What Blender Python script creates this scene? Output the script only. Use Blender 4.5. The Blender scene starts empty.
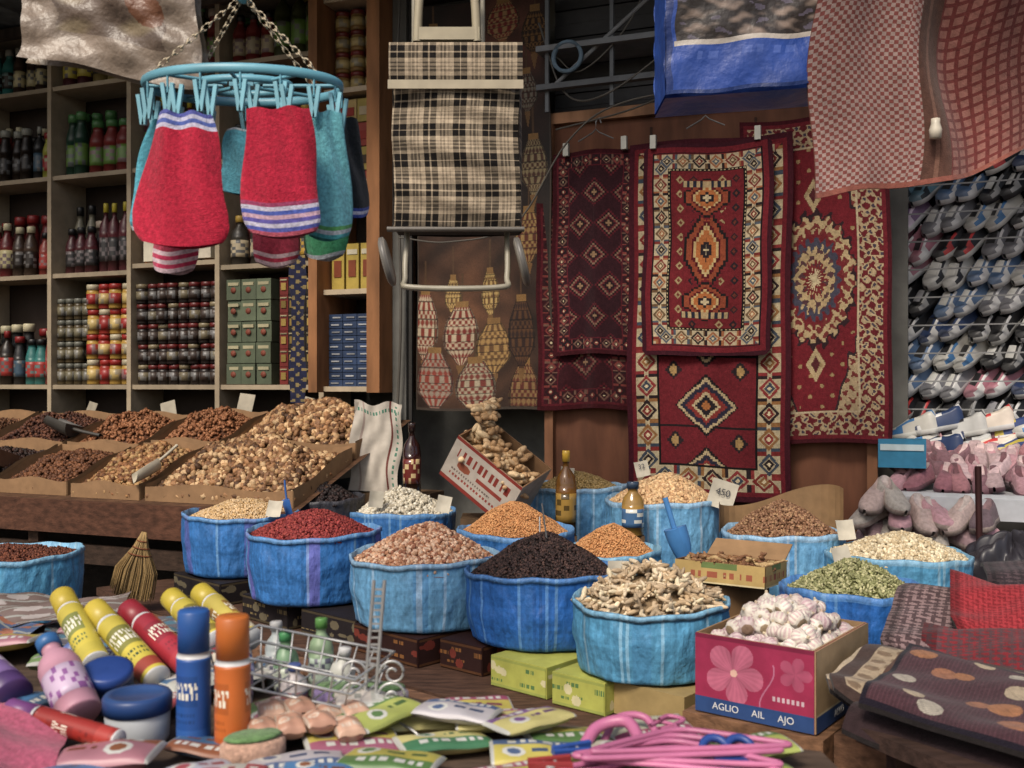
import bpy, bmesh, math, random
import numpy as np
from mathutils import Matrix, Vector, Euler
rng=np.random.default_rng(7); random.seed(7)
R_=random.random
def U_(a,b): return a+(b-a)*random.random()

# ---------------------------------------------------------------- colour
DES=.06
def H(h,k=1.):
    h=h.lstrip('#'); o=[]
    for i in (0,2,4):
        v=int(h[i:i+2],16)/255
        o.append(v/12.92 if v<=.04045 else ((v+.055)/1.055)**2.4)
    o=np.array(o); l=o@np.array([.2126,.7152,.0722]); return (o*(1-DES)+l*DES)*k

# ---------------------------------------------------------------- materials
def mat(name,rough=.7,spec=.3,ns=25,na=.25,bs=90,bd=.3,metal=0,stretch=(1,1,1),sheen=0,trans=0,alpha=1,ns2=3,na2=.15,dist=.004):
    m=bpy.data.materials.new(name); m.use_nodes=True; nt=m.node_tree; N=nt.nodes; L=nt.links
    b=N['Principled BSDF']; b.inputs['Roughness'].default_value=rough
    b.inputs['Specular IOR Level'].default_value=spec; b.inputs['Metallic'].default_value=metal
    if sheen: b.inputs['Sheen Weight'].default_value=sheen
    if trans: b.inputs['Transmission Weight'].default_value=trans
    if alpha<1: b.inputs['Alpha'].default_value=alpha
    a=N.new('ShaderNodeAttribute'); a.attribute_name='Col'
    tc=N.new('ShaderNodeTexCoord'); mp=N.new('ShaderNodeMapping'); mp.inputs['Scale'].default_value=stretch
    L.new(tc.outputs['Object'],mp.inputs['Vector'])
    def noise(sc,det=4):
        n=N.new('ShaderNodeTexNoise'); n.inputs['Scale'].default_value=sc; n.inputs['Detail'].default_value=det
        L.new(mp.outputs['Vector'],n.inputs['Vector']); return n
    cur=a.outputs['Color']
    for sc,am in ((ns,na),(ns2,na2)):
        n=noise(sc); r=N.new('ShaderNodeMapRange'); r.inputs['From Min'].default_value=.3; r.inputs['From Max'].default_value=.7
        r.inputs['To Min'].default_value=1-am; r.inputs['To Max'].default_value=1+am
        L.new(n.outputs['Fac'],r.inputs['Value'])
        mx=N.new('ShaderNodeVectorMath'); mx.operation='SCALE'
        L.new(cur,mx.inputs[0]); L.new(r.outputs['Result'],mx.inputs['Scale']); cur=mx.outputs['Vector']
    L.new(cur,b.inputs['Base Color'])
    nb=noise(bs,5); bp=N.new('ShaderNodeBump'); bp.inputs['Strength'].default_value=bd; bp.inputs['Distance'].default_value=dist
    L.new(nb.outputs['Fac'],bp.inputs['Height']); L.new(bp.outputs['Normal'],b.inputs['Normal'])
    return m
CLOTH=mat('woven_cloth',.95,.1,60,.2,220,.6,sheen=.1)
TERRY=mat('terry_cloth',1,.05,120,.3,300,.9,sheen=.15)
PAPER=mat('printed_card',.65,.25,20,.12,60,.2)
PLAST=mat('plastic',.4,.4,12,.1,20,.12)
RAFF=mat('woven_polypropylene',.5,.35,70,.2,22,.8,stretch=(1,1,.6),dist=.02)
WOOD=mat('old_wood',.75,.25,9,.4,30,.5,stretch=(1,1,.25))
PAINTW=mat('painted_wood',.7,.25,14,.12,30,.3)
PLANK=mat('plank_wood',.8,.2,12,.4,40,.5,stretch=(1,4,4))
METAL=mat('metal',.4,.5,20,.1,60,.1,metal=.6)
SEED=mat('dry_seeds',.6,.25,120,.25,200,.3)
SKIN=mat('vegetable_skin',.6,.3,60,.15,120,.4)
GLASS=mat('bottle_glass',.12,.6,10,.05,10,.02)
WALL=mat('plaster',.85,.2,8,.2,40,.5,ns2=1.2,na2=.25)
GROUND=mat('asphalt',.9,.2,40,.3,120,.6,ns2=.7,na2=.3)

# ---------------------------------------------------------------- mesh builder
class MB:
    def __init__(s): s.v=[];s.fi=[];s.fc=[];s.c=[];s.sm=[];s.n=0
    def add(s,v,f,col,smooth=True):
        v=np.asarray(v,float).reshape(-1,3)
        if isinstance(f,np.ndarray):
            m,k=f.shape; s.fi.append((f+s.n).ravel()); s.fc.append(np.full(m,k))
        else:
            m=len(f); s.fi.append(np.array([i for q in f for i in q])+s.n); s.fc.append(np.array([len(q) for q in f]))
        col=np.asarray(col,float)
        if col.ndim==1: col=np.tile(col[:3],(m,1))
        s.c.append(col); s.sm.append(np.full(m,smooth)); s.v.append(v); s.n+=len(v)
    def obj(s,name,material,k=1.):
        v=np.concatenate(s.v); fi=np.concatenate(s.fi).astype(np.int32); fc=np.concatenate(s.fc).astype(np.int32)
        c=np.concatenate(s.c)*k; sm=np.concatenate(s.sm)
        o0=(v.min(0)+v.max(0))/2; v=v-o0
        me=bpy.data.meshes.new(name)
        me.vertices.add(len(v)); me.vertices.foreach_set('co',v.ravel().astype(np.float32))
        me.loops.add(len(fi)); me.loops.foreach_set('vertex_index',fi)
        me.polygons.add(len(fc)); st=np.concatenate([[0],np.cumsum(fc)[:-1]]).astype(np.int32)
        me.polygons.foreach_set('loop_start',st)
        me.polygons.foreach_set('use_smooth',sm)
        me.update(calc_edges=True)
        at=me.attributes.new('Col','FLOAT_COLOR','CORNER')
        cc=np.repeat(np.concatenate([np.clip(c,0,1),np.ones((len(c),1))],1),fc,axis=0)
        at.data.foreach_set('color',cc.ravel().astype(np.float32))
        me.validate()
        me.materials.append(material)
        o=bpy.data.objects.new(name,me); o.location=o0; bpy.context.scene.collection.objects.link(o)
        return o
def group(name,objs,loc=None):
    if loc is None: loc=objs[0].location
    e=bpy.data.objects.new(name,None); e.location=loc; e.empty_display_size=.05
    bpy.context.scene.collection.objects.link(e)
    for o in objs:
        o.parent=e; o.matrix_parent_inverse=Matrix.Translation(Vector(loc)).inverted()
    return e
def T(loc=(0,0,0),rot=(0,0,0),sc=(1,1,1)):
    return np.array(Matrix.LocRotScale(Vector(loc),Euler(rot),Vector(sc)))
def xf(M,v): return np.asarray(v)@M[:3,:3].T+M[:3,3]
I4=np.eye(4)
def axisM(p0,p1,roll=0):
    d=Vector(p1)-Vector(p0); q=d.to_track_quat('Z','Y')
    return np.array(Matrix.Translation(Vector(p0))@q.to_matrix().to_4x4()@Matrix.Rotation(roll,4,'Z'))
def box(mb,c,size,col,M=I4,rot=(0,0,0),cols=None):
    x,y,z=[q/2 for q in size]
    v=np.array([[-x,-y,-z],[x,-y,-z],[x,y,-z],[-x,y,-z],[-x,-y,z],[x,-y,z],[x,y,z],[-x,y,z]])
    v=xf(M@T(c,rot),v)
    f=np.array([[0,3,2,1],[4,5,6,7],[0,1,5,4],[1,2,6,5],[2,3,7,6],[3,0,4,7]])
    mb.add(v,f,np.array(cols) if cols is not None else col,False)
def grid(mb,nu,nv,P,C,smooth=True):
    u,v=np.meshgrid(np.linspace(0,1,nu+1),np.linspace(0,1,nv+1),indexing='ij')
    pts=P(u.ravel(),v.ravel())
    i,j=np.meshgrid(np.arange(nu),np.arange(nv),indexing='ij'); i=i.ravel();j=j.ravel()
    a=i*(nv+1)+j; f=np.stack([a,a+nv+1,a+nv+2,a+1],1)
    col=C((i+.5)/nu,(j+.5)/nv) if callable(C) else C
    mb.add(pts,f,col,smooth)
def lathe(mb,prof,segs,M=I4,col=(1,1,1),wob=None,smooth=True):
    n=len(prof); th=np.arange(segs)*2*math.pi/segs
    r=np.array([p[0] for p in prof])[:,None]; z=np.array([p[1] for p in prof])[:,None]
    rr=r*np.ones(segs)[None]; zz=z*np.ones(segs)[None]; tt=np.ones((n,1))*th[None]
    if wob: rr,zz=wob(rr,zz,tt)
    v=np.stack([rr*np.cos(tt),rr*np.sin(tt),zz],-1).reshape(-1,3)
    i,j=np.meshgrid(np.arange(n-1),np.arange(segs),indexing='ij'); i=i.ravel(); j=j.ravel(); k=(j+1)%segs
    f=np.stack([i*segs+j,i*segs+k,(i+1)*segs+k,(i+1)*segs+j],1)
    if callable(col): c=col(th[j]+math.pi/segs,i,(z.ravel()[i]+z.ravel()[i+1])/2)
    elif isinstance(col,list): c=np.array(col)[i]
    else: c=col
    mb.add(xf(M,v),f,c,smooth)
def tube(mb,pts,r,col,segs=6,closed=False,M=I4,flat=1):
    P=np.array(pts,float); n=len(P)
    t=np.roll(P,-1,0)-np.roll(P,1,0) if closed else np.gradient(P,axis=0)
    t/=np.linalg.norm(t,axis=1)[:,None]+1e-9
    up=np.array([0,0,1.])
    if abs(t[:,2]).mean()>.85: up=np.array([0,1.,0])
    a=np.cross(t,up); a/=np.linalg.norm(a,axis=1)[:,None]+1e-9
    b=np.cross(a,t); th=np.arange(segs)*2*math.pi/segs
    v=P[:,None]+r*(np.cos(th)[None,:,None]*a[:,None]+flat*np.sin(th)[None,:,None]*b[:,None])
    m=n if closed else n-1
    i,j=np.meshgrid(np.arange(m),np.arange(segs),indexing='ij'); i=i.ravel();j=j.ravel();k=(j+1)%segs;i2=(i+1)%n
    f=np.stack([i*segs+j,i*segs+k,i2*segs+k,i2*segs+j],1)
    mb.add(xf(M,v.reshape(-1,3)),f,col)
def spl(p,n=8):
    p=np.array(p,float); o=[]
    q=np.concatenate([[2*p[0]-p[1]],p,[2*p[-1]-p[-2]]])
    for i in range(len(p)-1):
        for t in np.arange(n)/n:
            a,b,c,d=q[i:i+4]
            o.append(.5*((2*b)+(c-a)*t+(2*a-5*b+4*c-d)*t*t+(3*b-a-3*c+d)*t**3))
    o.append(p[-1]); return np.array(o)
def ico(sub):
    bm=bmesh.new(); bmesh.ops.create_icosphere(bm,subdivisions=sub,radius=1)
    v=np.array([x.co[:] for x in bm.verts]); f=np.array([[q.index for q in x.verts] for x in bm.faces]); bm.free(); return v,f
ICO1=ico(1); ICO2=ico(2)
def rq(n):
    q=rng.normal(size=(n,4)); q/=np.linalg.norm(q,axis=1)[:,None]; w,x,y,z=q.T
    return np.stack([1-2*(y*y+z*z),2*(x*y-z*w),2*(x*z+y*w),2*(x*y+z*w),1-2*(x*x+z*z),2*(y*z-x*w),2*(x*z-y*w),2*(y*z+x*w),1-2*(x*x+y*y)],1).reshape(-1,3,3)
def scatter(mb,tm,pos,sc,cols,Rm=None,tc=None,smooth=True):
    tv,tf=tm; n=len(pos)
    if n==0: return
    sc=np.asarray(sc,float)
    if sc.ndim==1: sc=np.tile(sc,(n,1))
    if Rm is None: Rm=rq(n)
    v=np.einsum('nij,nkj->nki',Rm,tv[None]*sc[:,None])+pos[:,None]
    f=(tf[None]+(np.arange(n)*len(tv))[:,None,None]).reshape(-1,tf.shape[1])
    c=np.repeat(cols,len(tf),axis=0)
    if tc is not None: c=c*np.tile(tc,(n,1))
    mb.add(v.reshape(-1,3),f,c,smooth)
def pick(pal,n,var=.18):
    pal=np.array([H(p) for p in pal]); c=pal[rng.integers(0,len(pal),n)]
    return c*(1+rng.uniform(-var,var,(n,1)))

# wall frame: x along the shop front, y into the wall, z up
WA=-math.radians(21.8)
WM=T((0,5.84,0),(0,0,WA))
def W(s,n,z): return tuple(xf(WM,np.array([s,-n,z])))

# ---------------------------------------------------------------- ground, walls
mb=MB(); S=60
grid(mb,2,2,lambda u,v: np.stack([(u-.5)*2*S,(v-.5)*2*S,0*u],1),H('#4a4642')); mb.obj('ground',GROUND)
mb=MB()
box(mb,(-2.2,.62,2.3),(8.6,.2,4.6),H('#6b6a66'),WM)
mb.obj('shop_wall',WALL)
mb=MB(); box(mb,(5.1,1.9,2.3),(5.6,.2,4.6),H('#8f8d88'),WM); mb.obj('rear_wall',WALL)
mb=MB(); box(mb,(-6.4,-.6,2.3),(.2,3.6,4.6),H('#5b5650'),WM); mb.obj('side_wall',WALL)
mb=MB()
for i in range(46):
    s=-6.3+i*.26
    box(mb,(s,-.15,4.05+.02*(i%2)),(.262,2.6,.03),H('#5d6468')*(1+.1*math.sin(i*2.1)),WM)
for k in (-.9,.0,.5): box(mb,(-1,k,3.98),(11,.05,.07),H('#4a4038'),WM)
mb.obj('shade_canopy_roof',WOOD)  # roof out of view, added to shade the shelving below

# ---------------------------------------------------------------- shelving
CREAM=H('#a2927a'); parts=[]
mb=MB()
cols_s=[-4.9,-4.2,-3.46,-2.76,-2.04,-1.26]
lev=[1.48,2.25,2.93,3.55,4.0]
for s in cols_s: box(mb,(s,.15,2.45),(.035,.32,3.1),CREAM,WM)
for i in range(5):
    for z in lev:
        zz=z+(0.04 if (i==3 and z==2.25) else 0)
        box(mb,((cols_s[i]+cols_s[i+1])/2,.153,zz),(cols_s[i+1]-cols_s[i]-.037,.3,.03),CREAM*U_(.8,1.05),WM)
parts.append(mb.obj('frame',PAINTW,.8))
mb=MB(); box(mb,(-3.1,.33,2.45),(3.7,.02,3.1),H('#2c221c'),WM); parts.append(mb.obj('back_panel',PAINTW))  # back coloured dark to paint in the shade inside the shelves
group('shelving_unit',parts)
parts=[]; mb=MB()
for s,w in ((-1.2,.06),(-.79,.085)): box(mb,(s,.03,2.7),(w,.46,2.5),H('#7d5433'),WM)
parts.append(mb.obj('posts',WOOD))
mb=MB()
for z in (1.47,2.05,2.62,3.25,3.8): box(mb,(-1.0,.06,z),(.335,.38,.03),CREAM,WM)
box(mb,(-.85,.05,2.7),(.03,.36,2.4),H('#a8997a'),WM)
box(mb,(-1.0,.27,2.7),(.33,.02,2.4),H('#2c2622'),WM)
parts.append(mb.obj('shelves',PAINTW)); group('wooden_cabinet',parts)

def marks(seed,label,ink,k=1.):
    r=np.random.default_rng(seed); a,b,c=r.uniform(3,9),r.uniform(0,6),r.uniform(8,16)
    return lambda th,q: np.where(((np.sin(th*a+b+q*3)+np.sin(th*c*1.7+q*40))>.55)[:,None],ink,label)
def bottle(mb,M,r,h,body,label,cap,seg=12,neck=.38,ink=None):
    prof=[(.0001,0),(r*.92,0),(r,.02*h),(r,.16*h),(r*1.01,.16*h)]+[(r*1.01,q*h) for q in ((.24,.3,.36,.43,.5) if ink is not None else (.5,))]+[(r,.5*h),(r,.6*h),(r*.85,.7*h),(neck*r,.8*h),(neck*r,.87*h),(neck*1.25*r,.87*h),(neck*1.25*r,.985*h),(neck*1.1*r,h),(.0001,h)]
    nl=len(prof)-1; cs=[body,body,body,label]+[label]*(5 if ink is not None else 1)+[label,body,body,body,body,cap,cap,cap,cap]
    cs=np.array(cs[:nl])
    if ink is None: lathe(mb,prof,seg,M,list(cs)); return
    f=marks(int(r*1e5+h*1e4),label,ink)
    def col(th,i,z):
        c=cs[i].copy(); m=(i>=4)&(i<=8); c[m]=f(th[m],i[m].astype(float)); return c
    lathe(mb,prof,seg,M,col)
def can(mb,M,r,h,body,band,cap,seg=28,caph=.2,rcap=.93,ink=None,seed=1):
    zs=list(np.linspace(.05,.72-(.0 if caph<.28 else .06),26))
    prof=[(.0001,0),(r*.95,0),(r,.015*h)]+[(r,q*h) for q in zs]+[(r,(1-caph-.04)*h),(r*.88,(1-caph)*h),(r*rcap,(1-caph)*h),(r*rcap,.985*h),(r*(rcap-.1),h),(.0001,h)]
    nl=len(prof)-1; k=len(zs)
    base=[H('#b0b0b0'),H('#b0b0b0')]+[body]*(k+1)+[H('#b8b8b8'),cap,cap,cap,cap]
    base=np.array(base[:nl]); ink=H('#c4c4bc') if ink is None else ink
    def col(th,i,z):
        c=base[i].copy(); q=i-3
        m=(q>=0)&(q<=3); c[m]=band
        blk=(q>=11)&(q<=19)&(np.cos(th*2+seed)>-.55); c[blk]=c[blk]*.35+ink*.65
        let=blk&(q>=13)&(q<=17)&(np.sin(th*22+np.floor((q-13)/2)*1.3)>.0)&((q!=15)|(np.sin(th*11+seed)>0)); c[let]=H('#c8c4b4')
        m=((q==6)|(q==8))&(np.sin(th*40+q)>-.1)&(np.cos(th*2+seed)>-.3); c[m]=ink
        return c
    lathe(mb,prof,seg*2,M,col)
def jar(mb,M,r,h,body,label,cap,seg=12):
    prof=[(.0001,0),(r*.95,0),(r,.05*h),(r,.2*h),(r*1.01,.2*h),(r*1.01,.4*h),(r*1.01,.62*h),(r,.62*h),(r*.95,.74*h),(r*.9,.78*h),(r*.98,.78*h),(r*.98,.98*h),(r*.9,h),(.0001,h)]
    base=np.array([body,body,body,label,label,label,label,body,body,cap,cap,cap,cap]); sd=U_(0,6)
    def col(th,i,z):
        c=base[i].copy(); m=((i==4)|(i==5))&(np.sin(th*3+sd+i)>.35); c[m]=c[m]*.4+.12; return c
    lathe(mb,prof,seg,M,col)
def fill_bottles(name,segs_,pal,labs,caps,hr=(.2,.34),rr=(.03,.045),m=PLAST):
    mb=MB()
    for s0,s1,z in segs_:
        for row,n in ((0,.1),(1,.2)):
            s=s0+.03
            bc,lc,cc,hh,r=None,None,None,0,0; run=0
            while True:
                if run==0:
                    bc=H(random.choice(pal)); lc=H(random.choice(labs)); cc=H(random.choice(caps)); hh=U_(*hr); r=U_(*rr); nk=U_(.3,.75); run=random.randint(1,4)
                s+=r
                if s+r>s1: break
                bottle(mb,WM@T((s,n+U_(-.02,.02),z+.016),(0,0,R_()*6)),r,hh*U_(.97,1.02),bc,lc,cc,12,nk,ink=bc*.5+.1)
                s+=r+U_(.002,.02); run-=1
    return mb.obj(name,m,.8)
dk=['#1d1a18','#2e2018','#3a3f20','#1c3a2a','#451a20','#3a2748','#5a4a12','#6e6a5a','#7a6a3a','#6a2420']
fill_bottles('shelf_bottles',[(-4.15,-3.48,1.48),(-4.15,-3.48,2.25),(-4.15,-3.48,2.93),(-4.85,-4.22,1.48),(-4.85,-4.22,2.25),(-4.85,-4.22,2.93),(-4.85,-4.22,3.55),(-4.15,-3.48,3.55)],
   ['#5d1a1c','#20160f','#2d3b22','#8b8a30','#2a6a66','#7b3028','#3a2a20','#202020'],['#8a1f1c','#b3a77c','#344a5a','#20160f','#96302a'],['#111111','#8a8a80','#7a1a1a','#b9b090'],(.3,.46),(.04,.06))
fill_bottles('shelf_bottles',[(-3.44,-2.78,2.25),(-3.44,-2.78,2.93),(-3.44,-2.78,3.55),(-2.74,-2.06,2.93),(-2.74,-2.06,3.55),(-2.02,-1.28,3.55)],
   dk,['#97876a','#2d2a2a','#5a7a30','#582d5e','#b0a030'],['#151515','#a09080','#3e6e3a','#ab9c20'],(.32,.5),(.04,.06))
fill_bottles('shelf_bottles',[(-2.74,-2.06,2.29),(-2.02,-1.28,2.25),(-2.02,-1.28,2.93)],
   ['#a4622a','#6a4020','#a88030','#8f2a22','#35302a','#a89878'],['#c0b090','#9a1f1c','#caa23a'],['#a01c1c','#c5a040','#202020'],(.2,.36),(.045,.06))
mb=MB()
for r in range(4):
    for k in range(4):
        for dn in (.06,.17):
            s=-3.12+k*.096
            jar(mb,WM@T((s+U_(-.005,.005),dn+U_(-.015,.01),1.497+r*.172)),.045,.168,H('#a88436') if k!=1 else H('#8e2a20'),H('#8e2320') if (r+k)%2 else H('#b9a060'),H('#96241e') if (k+r)%3 else H('#b3a88c'))
mb.obj('sauce_jars',PLAST,.75)
mb=MB()
for r in range(4):
    for k in range(4):
        for dn in (.06,.18):
            if R_()<.9: jar(mb,WM@T((-3.41+k*.075,dn,1.497+r*.15)),.034,.145,H('#4b3f28'),H('#6d6650'),H('#6a6a60'))
mb.obj('pickle_jars',PLAST,.7)
mb=MB()
for r in range(5):
    for k in range(8):
        for dn in (.05,.15):
            jar(mb,WM@T((-2.69+k*.086+U_(-.006,.006),dn+U_(-.015,.01),1.497+r*.135)),.04,.13,H('#231c1a'),H('#3a2e28') if (r+k)%4 else H('#6a604a'),H('#5d1c1a') if (k*3+r)%4 else H('#7a6d52'))
mb.obj('spice_jars',PLAST,.8)
mb=MB()
box(mb,(-2.28,.12,2.40),(.3,.16,.15),H('#b8ae9c'),WM); box(mb,(-2.6,.1,2.39),(.14,.14,.14),H('#c5bda8'),WM)
mb.obj('white_carton',PAPER)
mb=MB()
for r in range(5):
    for k in range(3):
        s=-1.93+k*.115
        g=H('#5c6650')*U_(.7,1.1)
        box(mb,(s,.1+U_(-.01,.01),1.497+.067+r*.135),(.108,.16,.13),g,WM,(0,0,U_(-.05,.05)))
        box(mb,(s,.013,1.60+r*.135),(.08,.006,.02),H('#a39c7c'),WM)
        lathe(mb,[(.0001,0),(.02,0),(.02,.003),(.0001,.003)],12,WM@T((s,.013,1.56+r*.135),(math.pi/2,0,0)),H('#7a4030'))
mb.obj('tea_boxes',PAPER,.75)
mb=MB()
for r in range(6):
    for k in range(5):
        s=-1.565+k*.064
        box(mb,(s,.1,1.497+.055+r*.113),(.061,.12,.11),H('#1b1713') if k>0 else H('#5d1c18'),WM)
        box(mb,(s,.036,1.55+r*.113),(.036,.006,.045),H('#8f7636')*U_(.4,1.),WM)
        box(mb,(s,.0365,1.592+r*.113),(.048,.006,.008),H('#9a9070')*U_(.4,1.),WM)
mb.obj('tea_tins',PAPER)
mb=MB()
for r in range(10):
    for k in range(3):
        box(mb,(-1.12+k*.098,.03,1.485+.02+r*.044),(.094,.2,.04),H('#243450')*U_(.7,1.2),WM)
        box(mb,(-1.12+k*.098+U_(-.01,.01),-.072,1.485+.02+r*.044),(.055,.006,.008),H('#9a9ca0')*U_(.5,1),WM)
mb.obj('matchboxes',PAPER)
mb=MB()
for k in range(3): box(mb,(-1.11+k*.1,.0,2.065+.14),(.085,.12,.28),H('#a8913c'),WM); box(mb,(-1.11+k*.1,-.062,2.065+.13),(.05,.006,.1),H('#7a3a20'),WM); box(mb,(-1.11+k*.1,-.062,2.065+.23),(.07,.006,.03),H('#c0b8a0'),WM)
for k in range(3):
    for r in range(4): box(mb,(-1.12+k*.098,.0,2.635+.07+r*.145),(.092,.14,.138),H(['#9a8840','#b0a890','#8d3a30','#a89058'][(k+r*2)%4]),WM); box(mb,(-1.12+k*.098,-.072,2.70+r*.145),(.06,.006,.05),H(['#3d3020','#8a2a20','#b0a080'][(k+r)%3]),WM)
mb.obj('flour_boxes',PAPER,.8)
mb=MB()
for r in range(4):
    for k in range(3): jar(mb,WM@T((-1.11+k*.105,.0,3.266+r*.125)),.047,.12,H('#8a6a3a'),H('#b9a268'),H('#6e2420'))
mb.obj('small_jars',PLAST,.7)

# ---------------------------------------------------------------- painter helpers for textiles
def cloth_panel(mb,s0,s1,z0,z1,n,nu,nv,pat,rip=.008,fr=9,ph=0,tilt=0,round_=0,back='#3a2420'):
    w=s1-s0;h=z1-z0
    def P(u,v):
        nn=n+rip*np.sin(u*fr+ph+v*1.3)+rip*.6*np.sin(u*fr*2.3+ph*2-v*2)*(1-v)-tilt*v
        ss=s0+u*w+.006*np.sin(v*5+ph)+.004*np.sin(v*13+ph)*np.sign(u-.5); zz=z0+v*h-.008*np.sin(u*6+ph)-.006*np.sin(u*3.14)*v
        if round_:
            e=np.minimum(u,1-u)*w; q=np.clip(round_-e,0,round_); zz=np.where(v<.5,np.maximum(zz,z0+q*q/round_*.8),np.minimum(zz,z1-q*q/round_*.8))
        return xf(WM,np.stack([ss,-nn,zz],1))
    def C(u,v): return pat(u*w,v*h,w,h)*(1+.08*rng.normal(size=len(u)))[:,None]
    grid(mb,nu,nv,P,C)
    grid(mb,12,24,lambda u,v: P(u,v)+xf(WM,np.array([[0,.008,0]]))-xf(WM,np.array([[0,0,0]])),H(back))
class PT:
    def __init__(s,n,c): s.C=np.tile(H(c),(n,1))
    def p(s,m,c): s.C[m]=H(c)
def motif_border(pt,a,d,d0,d1,cell,base,pal):
    m=(d>d0)&(d<d1); pt.p(m,base)
    i=np.floor(a/cell).astype(int); f=a/cell-i-.5; g=(d-(d0+d1)/2)/(d1-d0)
    q=abs(f)*1.0+abs(g)
    for k,c in enumerate(pal):
        pt.p(m&(q<.46)&(i%len(pal)==k),c)
        pt.p(m&(q<.3)&(i%len(pal)==k),base)
        pt.p(m&(q<.24)&(i%len(pal)==k),pal[(k+2)%len(pal)])
        pt.p(m&(abs(f)>.36)&(abs(g)>.12)&(i%len(pal)==(k+1)%len(pal)),c)
    pt.p(m&(q<.1),'#b8a888')
def r_front(X,Y,w,h):
    pt=PT(len(X),'#33101a'); d=np.minimum(np.minimum(X,w-X),np.minimum(Y,h-Y))
    pt.p(d>.022,'#611a22'); pt.p((d>.05)&(d<.056),'#1b1013')
    a=np.where(np.minimum(X,w-X)<np.minimum(Y,h-Y),Y,X)
    motif_border(pt,a,d,.058,.135,.085,'#a5967a',['#6a2824','#434b55','#5d4630','#241a1c','#8a5638'])
    pt.p((d>.135)&(d<.15),'#17110f'); pt.p((d>.14)&(d<.145)&((a*100).astype(int)%2==0),'#a99a78')
    F=d>.15; x=X-w/2;y=Y-h/2; pt.p(F,'#5e1a20')
    cx=((x+5)/.07)%1-.5; cy=((y+5)/.075)%1-.5; idx=(np.floor((x+5)/.07)+np.floor((y+5)/.075)*3).astype(int)
    q=abs(cx)+abs(cy)
    pt.p(F&(q<.3)&(idx%3==0),'#8d7a58'); pt.p(F&(q<.3)&(idx%3==1),'#221a20'); pt.p(F&(q<.14),'#5b2a20')
    for yo,sc in ((0,1),(.27,.45),(-.27,.45)):
        st=np.round((abs(y-yo))/.012)*.012; sx=np.round(abs(x)/.012)*.012
        q=np.maximum(sx/.15*1.0+st/.24/sc*1.0, sx/.115)
        pt.p(F&(q<1.12),'#5e1a20');pt.p(F&(q<1),'#1a1516');pt.p(F&(q<.88),'#7a3a26');pt.p(F&(q<.7),'#481218');pt.p(F&(q<.6),'#a58e62');pt.p(F&(q<.5),'#95582e');pt.p(F&(q<.28),'#231c20');pt.p(F&(q<.12),'#a89878')
    for yo in (.34,-.34):
        m=F&(abs(y-yo)<.018)&(abs(x)<.12); pt.p(m,'#20222e'); pt.p(m&(((x*60).astype(int))%2==0),'#978260')
    return pt.C
def r_long(X,Y,w,h):
    pt=PT(len(X),'#38101a'); d=np.minimum(np.minimum(X,w-X),np.minimum(Y,h-Y))
    pt.p(d>.03,'#5c1820'); a=np.where(np.minimum(X,w-X)<np.minimum(Y,h-Y),Y,X)
    motif_border(pt,a,d,.05,.165,.13,'#9e9074',['#6a2422','#343c48','#7a5430','#241a1c','#75292a'])
    pt.p((d>.165)&(d<.178),'#15100f'); F=d>.178; pt.p(F,'#5b1920'); x=X-w/2
    y=((Y+.07)/.37)%1*.37-.185
    st=np.round(abs(y)/.01)*.01; sx=np.round(abs(x)/.01)*.01
    q=sx/.17+st/.165
    for k,c in ((1,'#1b1416'),(.9,'#978566'),(.78,'#242230'),(.6,'#6e2824'),(.45,'#a08f6e'),(.34,'#1f1a1e'),(.16,'#8b562e')): pt.p(F&(q<k),c)
    q2=np.abs(sx-.17)/.05+np.abs(st-.185)/.05; pt.p(F&(q2<1),'#231b1e'); pt.p(F&(q2<.5),'#8e7248')
    pt.p(F&(((Y*100).astype(int)%37)==0)&(abs(x)>.05),'#1b1416')
    return pt.C
def r_dark(X,Y,w,h):
    pt=PT(len(X),'#340d14'); d=np.minimum(np.minimum(X,w-X),np.minimum(Y,h-Y)); pt.p(d>.02,'#4e1720')
    a=np.where(np.minimum(X,w-X)<np.minimum(Y,h-Y),Y,X)
    motif_border(pt,a,d,.03,.085,.055,'#30131a',['#6e3430','#1c1518','#654c40'])
    F=d>.09; pt.p(F,'#2a1218'); x=X-w/2
    y=((Y+.05)/.17)%1-.5; row=np.floor((Y+.05)/.17).astype(int)
    xx=((x/.17+ (row%2)*.5+10)%1)-.5
    q=np.round(abs(xx)*16)/16+np.round(abs(y)*16)/16
    for k,c in ((.5,'#4e1820'),(.42,'#1e1013'),(.36,'#6d5546'),(.3,'#551c22'),(.2,'#251418'),(.1,'#7c6248')): pt.p(F&(q<k),c)
    return pt.C
def r_plain(X,Y,w,h):
    C=r_dark(X*.8,Y*.8,w*.8,h*.8); return C*.8+H('#5a1a1c')*.1
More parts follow.
